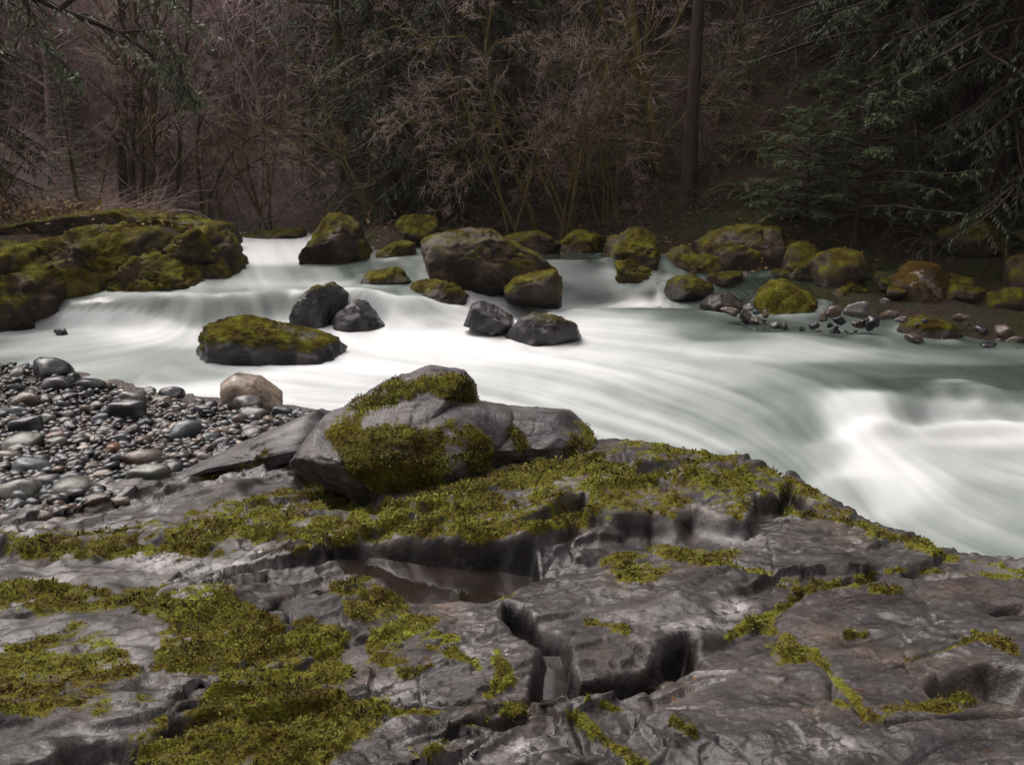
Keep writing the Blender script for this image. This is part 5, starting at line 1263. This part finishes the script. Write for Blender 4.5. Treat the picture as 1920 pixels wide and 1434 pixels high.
# the long bough that hangs in from the left
def bough(name, label, paths, needle, dist, seed, per2=20, per3=8, leaf=.12, hang=.6):
    g = np.random.default_rng(seed); n = 10; P_ = []; R_ = []
    for path, ra, rb, dd in paths:
        a = np.array(path, float); s_ = np.concatenate([[0], np.cumsum(np.hypot(*np.diff(a, axis=0).T))]); s_ /= s_[-1]
        u = np.linspace(0, 1, n); w = D(np.interp(u, s_, a[:, 0]), np.interp(u, s_, a[:, 1]), dist + dd * u); P_.append(w); R_.append(np.linspace(ra, rb, n))
    bo = np.array(P_); br = np.array(R_); ln = np.linalg.norm(np.diff(bo, axis=1), axis=2).sum(1)
    A2, L2, R2 = spawn(g, bo, np.minimum(ln, 2.6), br, per2, (.1, 1.), (.5, 1.2), (.2, .5), 6, -.10, .08, flat=True, rr=.4, shrink=.3)
    A3, L3, R3 = spawn(g, A2, L2, R2, 5, (.2, 1.), (.5, .9), (.3, .6), 4, -.12, .08, flat=True, rr=.6, shrink=.3)
    kk = len(A3); idx = np.repeat(np.arange(kk), per3); tt = g.random(kk * per3); ss = tt * 3; ii = np.minimum(ss.astype(int), 2); ff = (ss - ii)[:, None]
    lp = A3[idx, ii] * (1 - ff) + A3[idx, ii + 1] * ff; tan = nrm(A3[idx, ii + 1] - A3[idx, ii])
    ld = nrm(.6 * tan + .6 * g.standard_normal((len(idx), 3)) + np.array([0, 0, -hang])); ll = leaf * g.uniform(.5, 1.2, len(idx))
    lv = leaves(lp, ld, ll, ll * .14, np.clip(.5 + .28 * g.standard_normal(len(idx)), 0, 1))
    b0 = bo[0, 0].copy()
    wd = join([tubes(bo, br, 7), tubes(A2, np.maximum(R2, .004), 3), tubes(A3, np.maximum(R3, .003), 3)])
    return place(name, [('branch', mk(name, (wd[0] - b0, wd[1]), 'bark_dark')), ('foliage', mk(name + '_leaf', (lv[0] - b0, lv[1], lv[2]), needle, smooth=False))], tuple(b0), 0, 1, label, 'bough')
bough('overhanging_bough', 'long drooping grey green bough hanging over the dark alder stems', [
    ([(-140, -60), (40, -20), (110, 18), (160, 36), (225, 62), (275, 95), (312, 142)], .10, .02, 1.0), ([(110, 18), (160, -20), (230, -30), (300, -20), (360, 30)], .05, .012, .5), ([(225, 62), (290, 55), (335, 100), (345, 160)], .03, .008, .4), ([(40, -20), (70, 60), (110, 110), (150, 150)], .04, .01, .2), ([(275, 95), (340, 150), (370, 180)], .02, .006, .3)], 'needle_grey', 15.5, 1401)

# --- wood behind: bare alders on the left terrace and far hillside, conifers up the slope
g5 = np.random.default_rng(55)
for i in range(32):
    px = g5.uniform(-150, 720); dist = g5.uniform(29, 56)
    k = [B_a, B_b, B_far][i % 3]
    put('alder_tree', k, px, dist, ['slim grey brown alder with fine pinkish twigs in the wood beyond the left bank', 'leaning bare alder with pinkish twigs in the wood beyond the left bank', 'pale twigged bare alder in the wood beyond the left bank'][i % 3], 'tree', 'bare alders beyond the left bank', sc=g5.uniform(.8, 1.25))
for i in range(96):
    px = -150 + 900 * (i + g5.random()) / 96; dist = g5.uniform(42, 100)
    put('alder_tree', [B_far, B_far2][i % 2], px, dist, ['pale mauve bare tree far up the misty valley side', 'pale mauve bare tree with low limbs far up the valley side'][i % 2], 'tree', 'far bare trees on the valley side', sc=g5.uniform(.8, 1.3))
for i in range(16):
    px = g5.uniform(660, 1420); dist = g5.uniform(27, 42)
    k = [B_a, B_b, B_c, B_d][i % 4]
    put('alder_tree', k, px, dist, ['slim bare alder on the slope behind the dark cedars', 'leaning bare alder on the slope behind the dark cedars', 'gold twigged bare alder on the slope behind the dark cedars', 'mossy vine maple on the slope behind the dark cedars'][i % 4], 'tree', 'bare trees on the slope', sc=g5.uniform(.7, 1.1))
for i, (px, d_) in enumerate([(470, 24.5), (520, 27), (430, 29), (1080, 23.2), (1160, 22.6), (1130, 25), (1340, 25), (1020, 24.6), (30, 22), (180, 25.5), (1400, 27)]):
    put('vine_maple', B_d, px, d_, 'low bare vine maple among the brush behind the far cascade' if px < 600 and px > 300 else 'low bare vine maple under the left bank cedars' if px <= 300 else 'low bare vine maple at the foot of the right slope', 'shrub', 'vine maples along the banks', sc=g5.uniform(.5, .85))
for i, (px, d_, k, s_) in enumerate([(1080, 36, K_cedar, 1.1), (1180, 33, K_cedar2, 1.1), (1000, 40, K_hem, 1.), (1260, 38, K_cedar, 1.2), (1440, 34, K_hem, 1.1), (1560, 33, K_cedar, 1.2), (1660, 31, K_hem, 1.1), (1780, 30, K_cedar, 1.2), (1900, 28, K_hem, 1.2), (2030, 24, K_cedar, 1.2), (2080, 18, K_cedar, 1.1), (900, 38, K_hem, .9), (-130, 26, K_cedar, 1.1)]):
    put('conifer_tree', k, px, d_, ('dark %s rising behind the right bank hemlocks' if px > 1420 else 'dark %s high behind the many limbed maple' if px > 850 else 'dark %s beyond the left edge cedar') % {id(K_cedar): 'full cedar', id(K_cedar2): 'bushy short cedar', id(K_hem): 'pointed hemlock', id(K_grey): 'grey green fir'}[id(k)], 'tree', 'second rank conifers', sc=s_)

# --- undergrowth (one tangled mass) and ferns
def stems(n, pick, seed, Lr, rad, up0=.9, arch=-.16, npt=6, per=3):
    g = np.random.default_rng(seed); x, y = pick(g, n); ok_ = line_d(x, y, CHANNEL) > 2.3; x, y = x[ok_], y[ok_]; n = len(x); zz = terrain_n(x, y)
    a = g.uniform(0, 6.28, n); d = nrm(np.stack([np.cos(a), np.sin(a), g.uniform(.4, 1.6, n) * up0], -1))
    L = g.uniform(*Lr, n); pts = np.zeros((n, npt, 3)); pts[:, 0] = np.stack([x, y, zz - .05], -1)
    for q in range(1, npt):
        d = nrm(d + .12 * g.standard_normal((n, 3)) + np.array([0, 0, arch])); pts[:, q] = pts[:, q - 1] + d * (L / (npt - 1))[:, None]
    r = rad * g.uniform(.6, 1.5, n)[:, None] * np.linspace(1, .4, npt)[None]
    A, L2, R2 = spawn(g, pts, L, r, per, (.2, 1), (.3, .9), (.25, .5), 4, -.04, .15, rr=.7)
    return join([tubes(pts, r, 3), tubes(A, np.maximum(R2, rad * .4), 3)])
def pick_px(x0, x1, d0, d1):
    def f(g, n):
        px = g.uniform(x0, x1, n); d = g.uniform(d0, d1, n); return (px - CX) / F_PX * d / ca, d
    return f
tag(link('undergrowth', mk('thicket_left', stems(3600, pick_px(-100, 640, 21.5, 44), 1501, (.7, 2.4), .008), 'twig')), 'tangle of bare brush along the left bank wood', 'brush', kind='stuff')
tag(link('undergrowth', mk('thicket_shore', stems(3200, pick_px(1250, 2050, 16.9, 24), 1505, (.25, .9), .006), 'fern_stem')), 'low dark green brush under the right bank hemlocks', 'brush', kind='stuff')
tag(link('undergrowth', mk('thicket_right', stems(2000, pick_px(900, 1600, 21.5, 31), 1502, (.5, 1.6), .008), 'twig_dark')), 'tangle of dark bare brush on the right slope', 'brush', kind='stuff')
def litter_leaves(n, pick, seed, L):
    g = np.random.default_rng(seed); x, y = pick(g, n); p = np.stack([x, y, terrain_n(x, y) + g.random(n) ** 2 * .5], -1)
    d = nrm(g.standard_normal((n, 3)) * np.array([1, 1, .6]))
    ll = g.uniform(.5, 1.3, n) * L
    return leaves(p, d, ll, ll * .35, g.random(n))
tag(link('leaf_litter', mk('leaf_litter', litter_leaves(14000, pick_px(-100, 2000, 18.0, 33), 1503, .10), 'leaf_autumn', smooth=False)), 'withered leaves lying and hanging low over the forest floor', 'leaves', kind='stuff')
tag(link('leafy_shrub_mass', mk('orange_brush', (lambda q: (q[0] + np.array([0, 0, .0]), q[1], q[2]))(litter_leaves(2600, pick_px(-60, 230, 20.5, 24), 1504, .13)), 'leaf_autumn', smooth=False)), 'orange brown withered leaves on the brush above the left ledge', 'leaves', kind='stuff')

def fern_mesh(seed):
    g = np.random.default_rng(seed); nf, m = 16, 9
    az = np.arange(nf) * 2.4; d = nrm(np.stack([np.cos(az), np.sin(az), g.uniform(.6, 1.5, nf)], -1)); pts = np.zeros((nf, m, 3)); L = g.uniform(.6, 1., nf)
    for q in range(1, m):
        d = nrm(d + np.array([0, 0, -.22]) + .03 * g.standard_normal((nf, 3))); pts[:, q] = pts[:, q - 1] + d * (L / (m - 1))[:, None]
    P2, D2, T2, L2 = [], [], [], []
    for s_ in np.linspace(.12, 1, 22):
        i = min(int(s_ * (m - 1)), m - 2); f = s_ * (m - 1) - i
        p = pts[:, i] * (1 - f) + pts[:, i + 1] * f; t_ = nrm(pts[:, i + 1] - pts[:, i]); sd_ = nrm(np.cross(t_, np.array([0, 0, 1.])))
        for sg in (-1, 1):
            P2.append(p); D2.append(nrm(sd_ * sg + .35 * t_)); L2.append(.12 * (1.08 - s_) ** .6 * np.ones(nf)); T2.append(np.clip(.3 + .4 * g.random(nf) + .2 * s_, 0, 1))
    lv = leaves(np.concatenate(P2), np.concatenate(D2), np.concatenate(L2), np.concatenate(L2) * .16, np.concatenate(T2), .1)
    return [('fronds', mk('fern_fronds', lv, 'fern', smooth=False)), ('stems', mk('fern_stems', tubes(pts, np.full((nf, m), .004), 3), 'twig_gold'))]
FK = [fern_mesh(1601), fern_mesh(1602)]
for i, (px, d_) in enumerate([(1480, 20.4), (1540, 20.8), (1620, 19.6), (1690, 19.2), (1740, 18.6), (1820, 18.2), (1880, 17.9), (1560, 22), (1660, 22.6), (1440, 21.4), (1390, 21.9), (1780, 21.4), (1930, 17.4), (1840, 20.4), (1330, 23.5), (1375, 24.2), (1420, 23.4), (1460, 24.6), (1500, 23.6), (1350, 26), (1405, 26.5), (1455, 27), (1540, 25.2), (1580, 24), (1490, 28), (1390, 29), (1310, 27.4), (1210, 24.6), (1640, 21), (1100, 24), (1700, 20.5), (1850, 19.4), (1770, 19.8)]):
    put('sword_fern', FK[i % 2], px, d_, 'sword fern low among the shore rocks under the dark hemlocks' if d_ < 22.7 and px > 1380 else 'sword fern on the steep slope right of the tallest trunk' if px > 1300 else 'sword fern at the foot of the many limbed maple', 'fern', 'sword ferns on the right slope', sc=g5.uniform(.8, 1.4))

# ------------------------------------------------------------------ damp air of the valley
bmh = bmesh.new(); bmesh.ops.create_cube(bmh, size=1)
bmesh.ops.scale(bmh, vec=(280, 175, 50), verts=bmh.verts); bmesh.ops.translate(bmh, vec=(0, 67, 22), verts=bmh.verts)
hme = bpy.data.meshes.new('haze'); bmh.to_mesh(hme); bmh.free()
hm = bpy.data.materials.new('damp_air'); hm.use_nodes = True; hm.node_tree.nodes.clear()
hv = hm.node_tree.nodes.new('ShaderNodeVolumePrincipled'); ho = hm.node_tree.nodes.new('ShaderNodeOutputMaterial')
hv.inputs['Color'].default_value = (.95, .82, .86, 1); hv.inputs['Density'].default_value = .00022; hv.inputs['Anisotropy'].default_value = .2
hm.node_tree.links.new(hv.outputs[0], ho.inputs['Volume']); hme.materials.append(hm)
tag(link('haze', hme), kind='stuff')
